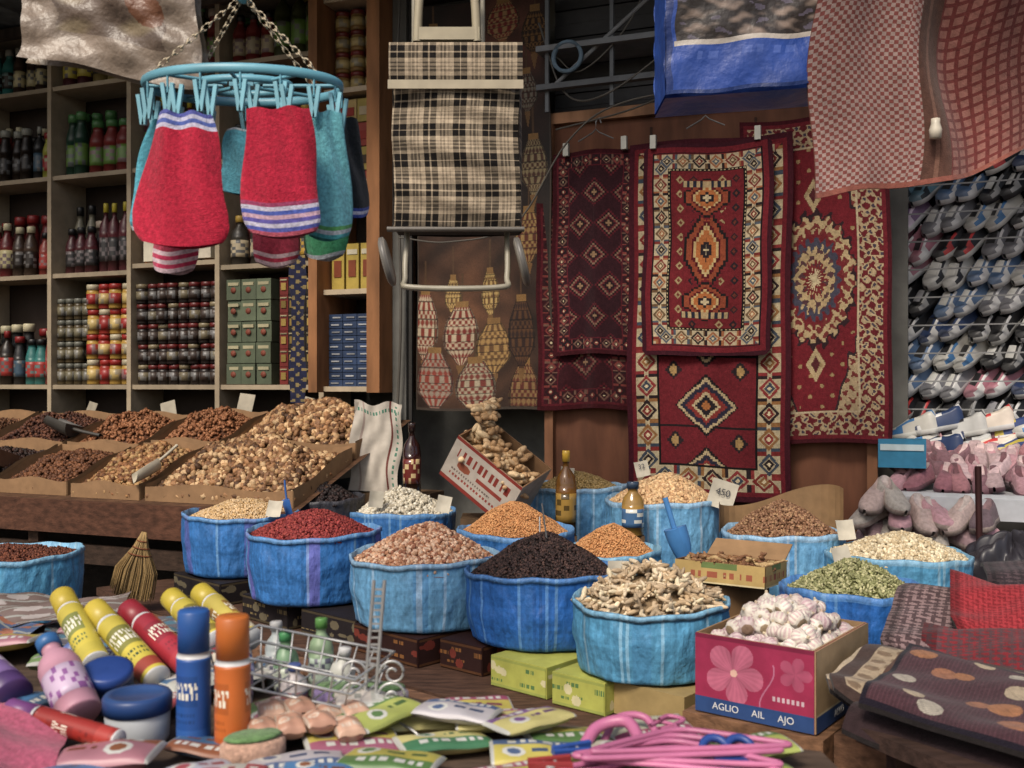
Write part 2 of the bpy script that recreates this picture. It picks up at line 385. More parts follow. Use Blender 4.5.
def r_orn(X,Y,w,h):
    pt=PT(len(X),'#40121a'); d=np.minimum(np.minimum(X,w-X),np.minimum(Y,h-Y)); pt.p(d>.02,'#611c24')
    fl=np.sin(X*95+np.sin(Y*31)*.8)*np.sin(Y*95+np.sin(X*37)*.8)+.5*np.sin(X*190+Y*40)*np.cos(Y*170)
    m=(d>.04)&(d<.155); pt.p(m,'#5a1d22'); pt.p(m&(fl>-.1),'#9a8668'); pt.p(m&(fl>.75),'#3c3440')
    pt.p((d>.15)&(d<.162),'#a39276')
    x=X-w/2;y=Y-h/2; G=d>.162; pt.p(G,'#621a22')
    c=np.abs(x)/(w/2-.16)+np.abs(y)/(h/2-.16)
    sc=c+.05*np.sin(np.arctan2(y,x)*36)+.03*np.sin(x*90); m=G&(sc>1.42); pt.p(m,'#988466'); pt.p(m&(fl>.35),'#642a28'); pt.p(m&(sc<1.47),'#2c2024')
    an=np.arctan2(y,x*1.7); q=np.sqrt((x/.2)**2+(y/.34)**2)+.05*np.sin(an*20)+.04*np.sin(x*120)*np.sin(y*120)
    for k,cc in ((1.0,'#2b1c20'),(.94,'#9c8866'),(.7,'#611f24'),(.6,'#3b3a48'),(.48,'#9a8562'),(.25,'#632224'),(.12,'#a99a7a')): pt.p(G&(q<k),cc)
    m=G&(q<.94)&(q>.7)&(fl>.2); pt.p(m,'#642a28'); m=G&(q<.48)&(q>.25)&(fl>.3); pt.p(m,'#4a3034')
    for sg in (1,-1):
        qq=np.abs(x)/.05+np.abs(y-sg*.43)/.09; pt.p(G&(qq<1),'#9c8866'); pt.p(G&(qq<.5),'#4a2024')
    m=G&(q>1.15)&(sc<1.35)&(np.sin(X*60)*np.sin(Y*60)>.82); pt.p(m,'#8b7450')
    return pt.C
mb=MB()
box(mb,(1.08,.06,1.72),(1.72,.03,2.5),H('#5e3a28'),WM)
for s in (.22,1.94): box(mb,(s,.035,1.72),(.05,.06,2.54),H('#7a5238'),WM)
box(mb,(1.08,.033,2.99),(1.76,.06,.06),H('#8a6448'),WM)
for s in (.8,1.36): box(mb,(s,.044,1.7),(.012,.01,2.4),H('#3a241a'),WM)
mb.obj('display_panel',WOOD)
def rug(name,*a,**k):
    mb=MB(); cloth_panel(mb,*a,**k); return mb.obj(name,CLOTH,.9)
rug('hanging_rug',.17,.71,1.36,2.52,.03,90,190,r_plain,ph=1,rip=.014)
rug('hanging_rug',.27,.755,1.66,2.78,.06,90,200,r_dark,ph=2,rip=.012)
rug('hanging_rug',1.30,2.03,1.2,2.86,.045,150,330,r_orn,ph=.4,rip=.012)
rug('hanging_rug',.71,1.56,.9,2.78,.10,150,330,r_long,ph=3,rip=.01)
rug('hanging_rug',.80,1.47,1.645,2.755,.145,150,240,r_front,ph=4,round_=.04)
mb=MB()
for s,z,n in ((.35,2.79,.07),(.68,2.8,.07),(.86,2.77,.15),(1.4,2.77,.15),(1.75,2.87,.06),(1.95,2.87,.06)):
    box(mb,(s,-n,z),(.03,.03,.07),H('#999990'),WM)
for s,n in ((.52,.07),(1.13,.13)):
    tube(mb,[(s-.1,-n,2.83),(s-.02,-n,2.87),(s,-n,2.89),(s+.02,-n,2.87),(s+.1,-n,2.83)],.004,H('#555555'),M=WM)
    tube(mb,[(s,-n,2.89),(s,-n,2.93),(s+.02,-n,2.95),(s+.03,-n,2.92)],.003,H('#888888'),M=WM)
mb.obj('clothes_pegs',PLAST)
def poster(X,Y,w,h):
    U=X/w;V=Y/h; px=418+U*134; py=410-V*390; n=len(X)
    gl=np.exp(-(((px-470)/55)**2+((py-330)/90)**2)); gl2=np.exp(-(((px-510)/40)**2+((py-60)/70)**2))
    C=H('#17110f')[None]+gl[:,None]*H('#6a4226')[None]*.6+gl2[:,None]*H('#5a2e1c')[None]*.7
    nz=np.sin(px*.13+np.sin(py*.05)*3)*np.sin(py*.09+px*.03); C=C*(1+.5*nz)[:,None]
    for cx,cy,rx,ry,a,b,sd in ((492,300,9,22,'#6b4a24','#c0a060',1),(455,300,8,18,'#70502c','#b99a5c',2),(427,330,15,34,'#7e3426','#b8a58a',3),(464,338,18,30,'#7a2c22','#bda98c',4),(495,352,17,26,'#6a4a2a','#b08a50',5),(438,382,19,30,'#9c8a78','#8a3a2c',6),(478,388,20,26,'#74342a','#a89a80',7),(525,395,16,30,'#5c2a20','#8a6a42',8),(535,185,14,28,'#8a7a58','#4a2c20',9),(506,45,18,20,'#7a2420','#a07c50',10),(538,60,13,22,'#7a5424','#2a1810',11),(522,340,14,34,'#5a3a22','#32201a',12),(530,115,11,20,'#7a7262','#4a2a20',13),(437,60,12,20,'#6a2a22','#8a7450',14),(530,250,15,26,'#5a2a1e','#9a7a48',15)):
        tx_=np.clip((px-cx)/rx,-1,1); ty=(py-cy)/ry
        prof=np.where(ty<-.5,.35+.9*(ty+1),np.where(ty<.35,.8+.2*np.cos((ty-.05)*2.6),1.0-.95*(ty-.35)/.65*1.0)); prof=np.clip(prof,.06,1)*.98
        q=np.abs(px-cx)/(rx*np.maximum(prof,.01)); m=(np.abs(ty)<1)&(q<1)
        an=np.arcsin(np.clip((px-cx)/(rx*np.maximum(prof,.05)),-1,1)); sh=np.cos(an)**.7
        band=np.floor((ty+1)*4+sd*.3).astype(int)
        fil=np.where(band%3==0,np.sin(an*16)*np.sin(ty*26),np.where(band%3==1,np.cos(an*9+ty*12)*np.cos(an*9-ty*12),np.sin(an*11)))
        t=np.clip(fil*1.2+.5,0,1)[:,None]; cc=(H(a)[None]*(1-t)+H(b)[None]*t)*.8
        edge=np.abs((ty+1)*4+sd*.3-np.round((ty+1)*4+sd*.3))<.07; cc[edge]*=.35; cc[q>.86]*=.3
        C[m]=cc[m]
        m=(np.abs(px-cx)<.8)&(py<cy-ry)&(py>cy-ry-30); C[m]=H('#4a3420')
        m=(np.abs(px-cx)<rx*.35)&(np.abs(py-cy+ry)<3); C[m]=H('#7a5a30'); m=(np.abs(px-cx)<rx*.25*(1-np.clip((py-cy-ry)/14,0,1)))&(py>cy+ry-2)&(py<cy+ry+14); C[m]=H('#6a4c2a')
    m=(U<.012)|(U>.988)|(V<.006); C[m]=H('#3a3028')
    return C
mb=MB(); cloth_panel(mb,-.6,.245,1.35,3.72,.02,200,480,poster,rip=.012,fr=7); mb.obj('printed_wall_hanging',PAPER,.8)
mb=MB(); box(mb,(-.70,-.02,2.0),(.09,.05,4.0),H('#5d5c58'),WM); box(mb,(-.63,-.03,2.0),(.02,.02,4.0),H('#2c2a28'),WM); mb.obj('door_post',PAINTW)
mb=MB()
for pts,r in (([(-.65,-.15,2.35),(-.3,-.2,2.30),(.1,-.2,2.38),(.4,-.2,2.80),(.7,-.2,2.98),(1.3,-.2,3.02)],.005),([(.2,-.1,3.5),(.35,-.1,3.1),(.6,-.15,3.05),(1.0,-.12,3.3)],.006),([(.3,-.1,2.9),(.7,-.14,2.95),(1.1,-.15,3.05),(1.6,-.12,3.12)],.005),([(.3,-.1,3.3),(.45,-.12,3.2),(.7,-.12,3.4),(.9,-.1,3.8)],.005),([(-.66,-.1,4),(-.68,-.12,3),(-.66,-.1,2),(-.69,-.1,1.2)],.009)):
    tube(mb,spl(pts),r,H('#4a4640'),M=WM)
mb.obj('electric_cables',PLAST)
mb=MB()
for i in range(12): box(mb,(.95,.18+.01*(i%2),3.05+i*.08),(1.5,.03,.075),H('#3a3a3c')*U_(.6,1.1),WM)
mb.obj('roller_shutter',PAINTW)
mb=MB()
box(mb,(.95,.0,3.34),(1.5,.3,.03),H('#6b6e72'),WM); box(mb,(.6,-.12,3.13),(.8,.05,.03),H('#55585c'),WM)
for s in (.25,.62): box(mb,(s,-.1,3.4),(.02,.02,.8),H('#5e6266'),WM)
tube(mb,[(.3,-.1,3.15),(.9,-.12,3.6)],.012,H('#77797c'),M=WM)
lathe(mb,[(.07,-.01),(.09,-.01),(.09,.01),(.07,.01),(.07,-.01)],20,WM@T((.38,-.14,3.28),(math.pi/2,0,0)),H('#5c7080'))
mb.obj('metal_bracket_shelf',PAINTW)

# ---------------------------------------------------------------- shoes
SH_T=np.array([0,.04,.12,.24,.38,.5,.62,.75,.87,.95,1.0]); SH_W=np.array([.12,.26,.33,.34,.33,.37,.42,.44,.38,.26,.06]); SH_H=np.array([.62,.9,.92,.78,.72,.66,.52,.38,.32,.26,.12])
def shoe_t():
    ang=np.linspace(0,math.pi,11); v=[];
    for t,w,h in zip(SH_T,SH_W,SH_H):
        for k,a in enumerate(ang):
            y=-math.cos(a); x=np.sign(y)*abs(y)**.6*w*.12*1.05; z=math.sin(a)**.7*h*.12+.022
            if .1<t<.42 and 3<k<7: z-=.04
            if k in (0,10): z=0
            if k in (1,9): z=.026+ (0 if t<.9 else .004)
            v.append((x,(t-.5)*.27,z))
    f=[]; fid=[]
    for i in range(len(SH_T)-1):
        for k in range(10): f.append((i*11+k,i*11+k+1,(i+1)*11+k+1,(i+1)*11+k)); fid.append((SH_T[i],k))
        f.append((i*11,(i+1)*11,(i+1)*11+10,i*11+10)); fid.append((SH_T[i],-1))
    return np.array(v),np.array(f),fid
SV,SF,SID=shoe_t()
def shoe(mb,M,up,acc,sole,inn='#2a2624',lace='#c8c8c4',slip=False):
    up,acc,sole,inn,lace=[H(q) for q in (up,acc,sole,inn,lace)]
    c=[]
    for t,k in SID:
        if k in(-1,0,9): c.append(sole)
        elif .03<t<.4 and k in (4,5): c.append(inn)
        elif .37<t<.65 and k in (4,5): c.append(lace if not slip else up)
        elif not slip and ((k in(2,7) and .3<t<.7) or (k in (1,8) and .55<t<.8) or (k in (3,6) and t<.1)): c.append(acc)
        elif t>.85 and not slip: c.append(up*.75+.05)
        else: c.append(up)
    mb.add(xf(M,SV),SF,np.array(c))
mb=MB(); parts=[]
pal=[('#1c1c20','#b8b8b8','#b9b9b5'),('#232327','#b03030','#b9b9b5'),('#b0b0ae','#2a2a30','#c0c0bc'),('#4d6688','#c0c0c0','#b8b8b8'),('#6a6a70','#c0c0c0','#b0b0b0'),('#2a3a5e','#c0c0c0','#b4b4b4'),('#b0aea8','#3a6a9a','#c0c0bc'),('#7a6080','#c8b8c8','#c0c0c0'),('#17171a','#8a8a8a','#2c2c2e'),('#a06a78','#c8c8c8','#c0c0c0'),('#1c1c20','#c0c0c0','#c0c0c0'),('#5a7a8a','#20242a','#b0b0b0')]
for r in range(12):
    z=1.17+r*.155; s=1.80+.07*(r%2)
    while s<4.2:
        p=random.choice(pal); dy=U_(-.2,.2); lc=random.choice(['#c8c8c4','#2a2a2c','#8a8a90'])
        for q in (0,.10):
            M=WM@T((s+q,.84,z+U_(-.01,.012)),(0,0,math.pi-.85+dy+U_(-.08,.08)))@T((0,0,0),(math.radians(-36+U_(-8,8)),U_(-.25,.0),0))
            shoe(mb,M,*p,lace=lc)
        s+=.235
parts.append(mb.obj('shoes',PLAST)); mb=MB()
for r in range(12):
    z=1.08+r*.155
    for n,dz in ((.70,-.03),(.98,.12)): box(mb,(3.05,n,z+dz),(2.4,.008,.008),H('#8a8a8a'),WM)
for s in (1.88,3.0,4.2):
    for n in (.70,.99): box(mb,(s,n,1.6),(.02,.02,3.2),H('#8a8a8a'),WM)
box(mb,(3.05,1.05,1.7),(2.4,.02,3.0),H('#4a4846'),WM)
parts.append(mb.obj('wire_rack',PAINTW)); group('shoe_rack',parts)
mb=MB()
box(mb,(3.1,.25,.965),(2.1,.75,.03),H('#b9bcc0'),WM); box(mb,(3.1,-.135,.91),(2.1,.02,.10),H('#b8bbc0'),WM)
for s in (2.1,4.1):
    for n in (-.1,.6): box(mb,(s,n,.475),(.05,.05,.95),H('#b8b8b8'),WM)
mb.obj('white_table',PLAST)
mb=MB()
for i in range(110):
    row=i//28; s=2.08+(i%28)*.085+U_(-.02,.02)
    c=random.choice(['#a88088','#8a5c66','#b9a0a4','#7a5a62','#a58e90','#96686e'])
    shoe(mb,WM@T((s,-.02+row*.12,.985+U_(0,.02)+row*.045),(0,0,math.pi+U_(-.8,.6)))@T((0,0,0),(U_(-.35,-.05),U_(-.15,.15),0),(.85,.75,.75)),c,c,'#6a4a52' if R_()<.6 else '#b0989c',random.choice(['#c0a8a8','#6a4a50']),slip=True)
mb.obj('slippers',CLOTH)
mb=MB()
for i in range(32):
    c=random.choice(['#b9a49e','#b99098','#afa8a0','#9a8084','#6a5a60'])
    shoe(mb,WM@T((1.95+(i%6)*.10+U_(-.02,.02),-.1-.03*(i//6),.50+(i//6)*.085),(0,0,math.pi+U_(-.9,.9)))@T((0,0,0),(U_(-.5,-.1),U_(-.2,.2),0),(1,.8,.85)),c,c,'#a09088',random.choice(['#c0b4b0','#8a7074']),slip=True)
mb.obj('slippers',CLOTH)
mb=MB()
box(mb,(2.1,-.12,.25),(.8,.35,.48),H('#6a5a4a'),WM); mb.obj('cardboard_box',PAPER)
mb=MB()
for k,(p) in enumerate([pal[6],pal[5],pal[2],('#c9bdb0','#b02a2a','#c0c0c0'),('#2c3c6a','#a09030','#cfcfcf'),pal[6],pal[0],pal[3]]):
    shoe(mb,WM@T((2.13+k*.12,.42,1.22+.03*(k%2)),(0,0,math.pi/2+U_(-.5,.5)))@T((0,0,0),(-.2,0,0)),*p)
    shoe(mb,WM@T((2.13+k*.12,.36,1.13),(0,0,math.pi/2+U_(-.5,.5))),*p)
mb.obj('sneaker_pile',PLAST)
mb=MB()
box(mb,(2.08,-.02,1.16),(.22,.1,.14),H('#2a6f90'),WM); box(mb,(2.08,-.072,1.19),(.2,.006,.03),H('#a9b8bc'),WM); mb.obj('blue_shoebox',PAPER)
mb=MB(); tube(mb,[(1.98,4.35,0),(1.99,4.35,.6),(1.98,4.35,1.15)],.015,H('#4a2c2c')); mb.obj('metal_pole',METAL)

# ---------------------------------------------------------------- market tables
def prism(mb,pts,z0,z1,col):
    n=len(pts); v=[(x,y,z0) for x,y in pts]+[(x,y,z1) for x,y in pts]
    f=[list(range(n))[::-1],list(range(n,2*n))]+[[i,(i+1)%n,n+(i+1)%n,n+i] for i in range(n)]
    mb.add(np.array(v),f,col,False)
mb=MB()
prism(mb,[(-2.05,5.05),(-1.7,4.62),(.42,2.72),(.62,2.5),(2.6,2.5),(2.9,4.5),(.3,5.65),(-.9,5.95)],.46,.497,H('#4a3428'))
e0=np.array([-1.7,4.6]);e1=np.array([.52,2.6]); d=e1-e0; L=np.linalg.norm(d); an=math.atan2(d[1],d[0]); mid=(e0+e1)/2
box(mb,(mid[0]-.02,mid[1]-.02,.455),(L,.05,.085),H('#6a4c38'),rot=(0,0,an))
box(mb,(1.5,2.47,.455),(2.0,.05,.085),H('#6b4c36'))
for t in (.02,.33,.62,.7,.97):
    p=e0+d*t+np.array([.06,.06]); box(mb,(p[0],p[1],.21),(.07,.06,.42),H('#4a382c'),rot=(0,0,an))
box(mb,(mid[0]+.1,mid[1]+.12,.2),(L,.03,.07),H('#4a382c'),rot=(0,0,an))
for x in (1.3,2.2): box(mb,(x,2.55,.21),(.07,.07,.42),H('#4a382c'))
mb.obj('market_table',PLANK)
mb=MB()
for i in range(16):
    t=R_(); p=e0+d*t+np.array([U_(.3,.7),U_(.3,.8)]); hh=U_(.15,.38)
    box(mb,(p[0],p[1],hh/2),(U_(.2,.4),U_(.2,.35),hh),H(random.choice(['#4a3a2a','#3b3430','#5a4632','#2f3438'])),rot=(0,0,U_(-.4,.9)))
mb.obj('stored_cartons',PAPER)
mb=MB()
def Pc(u,v): s=-4.2+u*3.58; n=.05+v*1.2; return xf(WM,np.stack([s,-n,.88+(1.25-n)*.34],1))
grid(mb,4,4,Pc,H('#4b3424'))
box(mb,(-2.6,-1.27,.80),(3.9,.04,.17),H('#4a2f22'),WM); box(mb,(-2.6,-1.22,.60),(3.8,.03,.1),H('#33261e'),WM)
for s in (-4.4,-3.4,-2.3,-1.2,-.68): box(mb,(s,-1.2,.36),(.07,.07,.72),H('#3a2a20'),WM)
box(mb,(-2.4,-.6,.35),(3.4,.03,.7),H('#1d1815'),WM)  # dark sheet standing in for the shade beneath the counter
mb.obj('spice_counter',PLANK)

# ---------------------------------------------------------------- sacks
def sack(mb,x,y,r,z0,z1,base,stripe,light,ph,nb=5):
    hh=z1-z0; base,stripe,light=H(base),H(stripe),H(light)
    zs=np.linspace(0,1,22)
    prof=[(.001,z0+.005),(r*.82,z0)]+[(r*(.91+.09*math.sin(min(1,q*1.3)*math.pi*.55)+.008*math.sin(q*9+ph)),z0+hh*q) for q in zs[1:-1]]
    prof+=[(r*1.012,z1-.012),(r*1.012,z1+.004),(r*.985,z1+.007),(r*.965,z1-.03),(r*.95,z1-.07)]
    def wob(rr,zz,tt):
        q=(zz-z0)/hh
        k=1+.014*np.sin(3*tt+ph)+.007*np.sin(7*tt+ph*2+zz*9)+.006*np.sin(17*tt+zz*25)+.004*np.sin(31*tt+ph-zz*40)
        k=k+.006*np.sin(zz*70+np.sin(tt*4+ph)*3)*np.sin(tt*3+ph*2)+.012*(1-np.clip(q,0,1))*np.sin(9*tt+ph)
        z=zz+np.where(zz>z0+hh*.6,.006*np.sin(2*tt+ph)+.003*np.sin(9*tt+ph),0)
        return rr*k,z
    tr=np.random.default_rng(int(ph*100)); thr=tr.normal(size=160)
    def col(th,i,z):
        c=np.tile(base,(len(th),1)); j=np.round(th/(2*math.pi)*160-.5).astype(int)%160
        c=c*(1+.10*thr[j]+.06*np.sin(th*11+ph))[:,None]
        m=np.sin(th*nb+ph)>.88; c[m]=c[m]*.35+stripe*.65
        m=(np.abs(thr[j])>1.75); c[m]=c[m]*.6+light*.4
        m=i>=len(prof)-6; c[m]=c[m]*.7+light*.3
        c*=(1+.05*np.sin(z*230))[:,None]
        return c
    lathe(mb,prof,160,T((x,y,0)),col,wob)
def seedpile(x,y,z,r,h,size,pal,N,tm=ICO1,under=None,skew=(0,0)):
    mb=MB(); rr=np.sqrt(rng.random(N))*r; th=rng.random(N)*2*math.pi
    ox,oy=U_(-.12,.12)*r,U_(-.12,.12)*r
    def hz(px,py):
        a=np.hypot(px,py); q=np.clip(a/r,0,1.1); b=np.hypot(px-ox,py-oy)/r
        return h*(1-q**1.9)*(1-.35*b)+.008*np.sin(3*np.arctan2(py,px)+x*9)*q+.004*np.sin(px*45+x)*np.sin(py*39)
    px=rr*np.cos(th); py=rr*np.sin(th)
    pz=hz(px,py)+rng.uniform(-.45,.35,N)*max(size)
    sc=np.array(size)[None]*rng.uniform(.75,1.15,(N,1))
    scatter(mb,tm,np.stack([x+px+skew[0]*pz,y+py,z+pz],1),sc,pick(pal,N))
    u=H(under) if under else pick(pal,1,0)[0]*.7
    def P(a,b):
        R=a*r*1.02; t=b*2*math.pi; X=R*np.cos(t);Y=R*np.sin(t); return np.stack([x+X,y+Y,z+hz(X,Y)-.004-max(size)*.3],1)
    grid(mb,14,40,P,u)
    return mb
BL=('#2c66a4','#3a70ae','#86aec8'); LB=('#5c92b8','#4a84b4','#b4c4d0'); DB=('#1f579c','#2a62a4','#6f9cc4'); TB=('#4684a8','#3f7aa2','#9ab8c6')
def full_sack(name,x,y,r,z0,z1,cl,h,size,pal,N,ph,tm=ICO1,under=None,stripe=None,nb=5,cname='contents'):
    a=MB(); sack(a,x,y,r,z0,z1,cl[0],stripe or cl[1],cl[2],ph,nb); a=a.obj('sack',RAFF)
    b=seedpile(x,y,z1-.025,r*.955,h,size,pal,N,tm,under).obj(cname,SEED)
    return group(name,[a,b],(x,y,z0))
full_sack('sack_of_bulgur',-1.31,4.95,.275,.6,.88,BL,.09,(.006,.005,.005),['#b89a70','#aa8a5c','#c2a884'],5000,1,stripe='#5a5aa0',under='#a8885c')
full_sack('sack_of_red_beans',-.84,4.35,.28,.6,.88,BL,.11,(.009,.0065,.006),['#742a28','#82302e','#601c1e','#8c3a34'],4500,2.2,stripe='#6a5fae',under='#4f1513')
full_sack('sack_of_pinto_beans',-.33,3.92,.285,.6,.85,LB,.14,(.012,.009,.008),['#bb9070','#c9a488','#a87656','#d0b094','#8e5c44'],3200,3.1,under='#7a5040')
full_sack('sack_of_black_seeds',.11,3.65,.27,.6,.845,DB,.15,(.006,.005,.005),['#2a1e1c','#3a2a28','#1e1614','#48342e'],6500,4.4,under='#1a1212')
full_sack('sack_of_white_beans',-.553,5.2,.27,.5,.86,BL,.14,(.013,.009,.008),['#bab29e','#c6c0b0','#a89e8a'],2200,5,under='#8a8270')
full_sack('sack_of_orange_lentils',.013,4.5,.255,.5,.86,BL,.15,(.005,.005,.003),['#b07c4c','#a87244','#ba8856'],6500,.7,under='#a06c3e')
full_sack('sack_of_orange_lentils',.40,4.15,.20,.5,.83,TB,.13,(.005,.005,.003),['#b07c4c','#a87244','#ba8856'],4500,1.7,under='#a06c3e')
full_sack('sack_of_green_lentils',.342,5.3,.25,.6,.975,LB,.1,(.006,.006,.004),['#8a7448','#7a6438','#9a8458'],4500,2.7,under='#6b5730')
full_sack('sack_of_chickpeas',.735,4.95,.28,.55,.945,LB,.15,(.0095,.009,.009),['#b8966c','#a88460','#c2a47c'],3200,3.7,under='#8c6a48')
full_sack('sack_of_brown_beans',1.138,4.3,.25,.5,.885,LB,.15,(.008,.006,.0055),['#725038','#84624a','#63442e','#927252'],4200,4.1,under='#4d321f')
full_sack('sack_of_pale_beans',1.489,3.95,.265,.5,.85,TB,.1,(.012,.009,.007),['#b9a98a','#c4b89c','#a89676'],2500,5.3,under='#8d7d60')
full_sack('sack_of_pumpkin_seeds',1.112,3.35,.225,.5,.84,DB,.11,(.011,.006,.003),['#8a8a60','#777850','#a09c74','#6a6b44'],3200,6,under='#55562f')
full_sack('sack_of_cloves',-2.04,4.2,.26,.5,.81,TB,.05,(.009,.005,.005),['#5a3020','#6b3c28','#4a2519'],3500,1.1,under='#3a1d14')
full_sack('sack_of_dates',-.98,5.25,.22,.5,.92,('#2a2a30','#34343a','#44444c'),.11,(.016,.011,.010),['#1f1718','#2b1e1d','#171112'],1200,1.1,under='#120d0d')
mb=MB(); box(mb,(-2.04,4.2,.25),(.5,.5,.5),H('#3a2c20'),rot=(0,0,.3)); mb.obj('wooden_crate',WOOD)
def ginger(mb,P,sz,pal,elong=1.7,kk=(3,6),flat=.4):
    pos=[];sc=[];Rs=[];cl=[]
    base=pick(pal,len(P),.12)
    for p,cb in zip(P,base):
        k=random.randint(*kk); a=rng.normal(size=3); a[2]*=flat; a/=np.linalg.norm(a); q=np.array(p,float)
        for j in range(k):
            a2=a+rng.normal(size=3)*(.45 if j%2 else .9); a2[2]*=.6; a2/=np.linalg.norm(a2)
            b=np.cross(a2,[0.1,.2,1.]); b/=np.linalg.norm(b); c=np.cross(a2,b)
            s=sz*U_(.6,1.1); pos.append(q+a2*s*.6); sc.append((s*elong,s*.72,s*.66)); Rs.append(np.stack([a2,b,c],1)); cl.append(cb*U_(.88,1.1))
            if j%2==0: q=q+a*s*elong*.75
    scatter(mb,ICO2,np.array(pos),np.array(sc),np.array(cl),np.array(Rs))
a=MB(); sack(a,.438,3.25,.245,.6,.815,TB[0],TB[1],TB[2],2.5,4); a=a.obj('sack',RAFF)
mb=MB(); P=[]
for i in range(380):
    r=math.sqrt(R_())*.215; t=R_()*6.283; P.append((.438+r*math.cos(t),3.25+r*math.sin(t),.80+.12*(1-(r/.23)**1.5)+U_(-.012,.012)))
ginger(mb,P,.0115,['#b39c7e','#c0ae92','#a48c6c','#c4b698','#98846a'],2.0,(2,4),.6)
lathe(mb,[(.235,.79),(.15,.83),(.07,.88),(.001,.895)],30,T((.438,3.25,0)),H('#7a664c'))
b=mb.obj('dried_ginger',SKIN); group('sack_of_dried_ginger',[a,b],(.438,3.25,.6))

def printed_box(mb,c,size,rot,base,ink,ink2,seed=0):
    M=T(c,(0,0,rot)); w,dd,h=size; box(mb,(0,0,0),size,H(base),M)
    r=random.Random(seed)
    for face in range(2):
        if face==0: ww=w; F=lambda u,v: xf(M,np.stack([(u-.5)*w*.98,0*u-dd/2-.003,(v-.5)*h*.94],1))
        else: ww=dd; F=lambda u,v: xf(M,np.stack([0*u+w/2+.003,(u-.5)*dd*.98,(v-.5)*h*.94],1))
        els=[(r.random(),r.random()*.6+.2,r.uniform(.04,.16),r.uniform(.05,.2),r.random()<.5) for _ in range(7)]
        def C(u,v):
            c=np.tile(H(base),(len(u),1))
            for (eu,ev,ew,eh,k) in els:
                m=(abs(u-eu)<ew)&(abs(v-ev)<eh*.5)&(np.sin(u*150+eu*50)+np.sin(u*67)> -.3) if k else (((u-eu)/(ew*.6))**2+((v-ev)/eh)**2<1)
                c[m]=H(ink if k else ink2)
            m=(v<.08)|(v>.92); c[m]=H(ink)*.3+H(base)*.7
            return c
        grid(mb,int(ww*300)+4,22,F,C,False)
an2=an
def put_boxes(name,lst,base,ink,ink2):
    for j,(px,py,w,dz) in enumerate(lst):
        mb=MB(); printed_box(mb,(px,py,.549+dz),(w,.3,.1),an2+U_(-.05,.05),base,ink,ink2,j+3); mb.obj(name,PAPER)
put_boxes('shoebox',[(-1.36,4.86,.42,0),(-.93,4.39,.34,0),(-.62,4.12,.34,0)],'#1c1719','#6a5c3c','#5a5240')
put_boxes('shoebox',[(-.36,3.84,.36,0),(-.08,3.68,.2,0)],'#2a1512','#7a5028','#6a2c22')
put_boxes('soap_carton',[(.12,3.44,.24,0),(.3,3.26,.2,0)],'#989a44','#4a6a3c','#b8b088')
mb=MB()
box(mb,(.08,3.72,.549),(.34,.3,.098),H('#6a5038'),rot=(0,0,an)); box(mb,(.46,3.22,.549),(.42,.36,.098),H('#8f7a4e'),rot=(0,0,an)); box(mb,(-.84,4.4,.54),(.2,.3,.09),H('#6a5038'))
mb.obj('cardboard_box',PAPER)
mb=MB()
box(mb,(-.66,5.62,.705),(.5,.28,.415),H('#54402c'),rot=(0,0,WA)); box(mb,(.256,4.87,.64),(.1,.1,.285),H('#54402c')); box(mb,(.543,4.62,.66),(.1,.1,.32),H('#54402c')); box(mb,(.78,3.74,.64),(.24,.2,.29),H('#7a5c3c'),rot=(0,0,.3)); box(mb,(-.08,5.08,.67),(.34,.24,.35),H('#54402c')); box(mb,(.342,5.3,.548),(.4,.4,.1),H('#54402c')); box(mb,(.735,4.95,.523),(.4,.4,.05),H('#54402c'))
mb.obj('wooden_crate',WOOD)

# ---------------------------------------------------------------- open cartons
def open_box(mb,M,w,d,h,out,inn,t=.006):
    out=H(out) if isinstance(out,str) else out; inn=H(inn)
    box(mb,(0,0,t/2),(w,d,t),inn,M)
    for sx in (-1,1):
        co=[out,inn,out,out if sx>0 else inn,out,inn if sx>0 else out]; box(mb,(sx*(w/2-t/2),0,h/2),(t,d,h),None,M,cols=co)
    for sy in (-1,1):
        co=[out,inn,out if sy<0 else inn,out,inn if sy<0 else out,out]; box(mb,(0,sy*(d/2-t/2),h/2),(w-2*t-.001,t,h-.001),None,M,cols=co)
GZ=.603
gA=math.atan2(2.58-2.78,.741-.478); GM=T((.76,2.875,GZ),(0,0,gA))
w1,d1,h1=.335,.40,.215
mb=MB(); box(mb,(0,0,-.053),(w1+.06,d1+.04,.1),H('#6a4c36'),GM); box(mb,(.3,.05,-.053),(.2,d1,.098),H('#5a4030'),GM); mb.obj('wooden_pallet',PLANK)
parts=[];mb=MB(); open_box(mb,GM,w1,d1,h1,'#7f2344','#8d7050')
co=H('#94765a')
box(mb,(w1/2+.002,0,h1/2),(.004,d1,h1-.004),co,GM)
parts.append(mb.obj('carton',PAPER)); mb=MB()
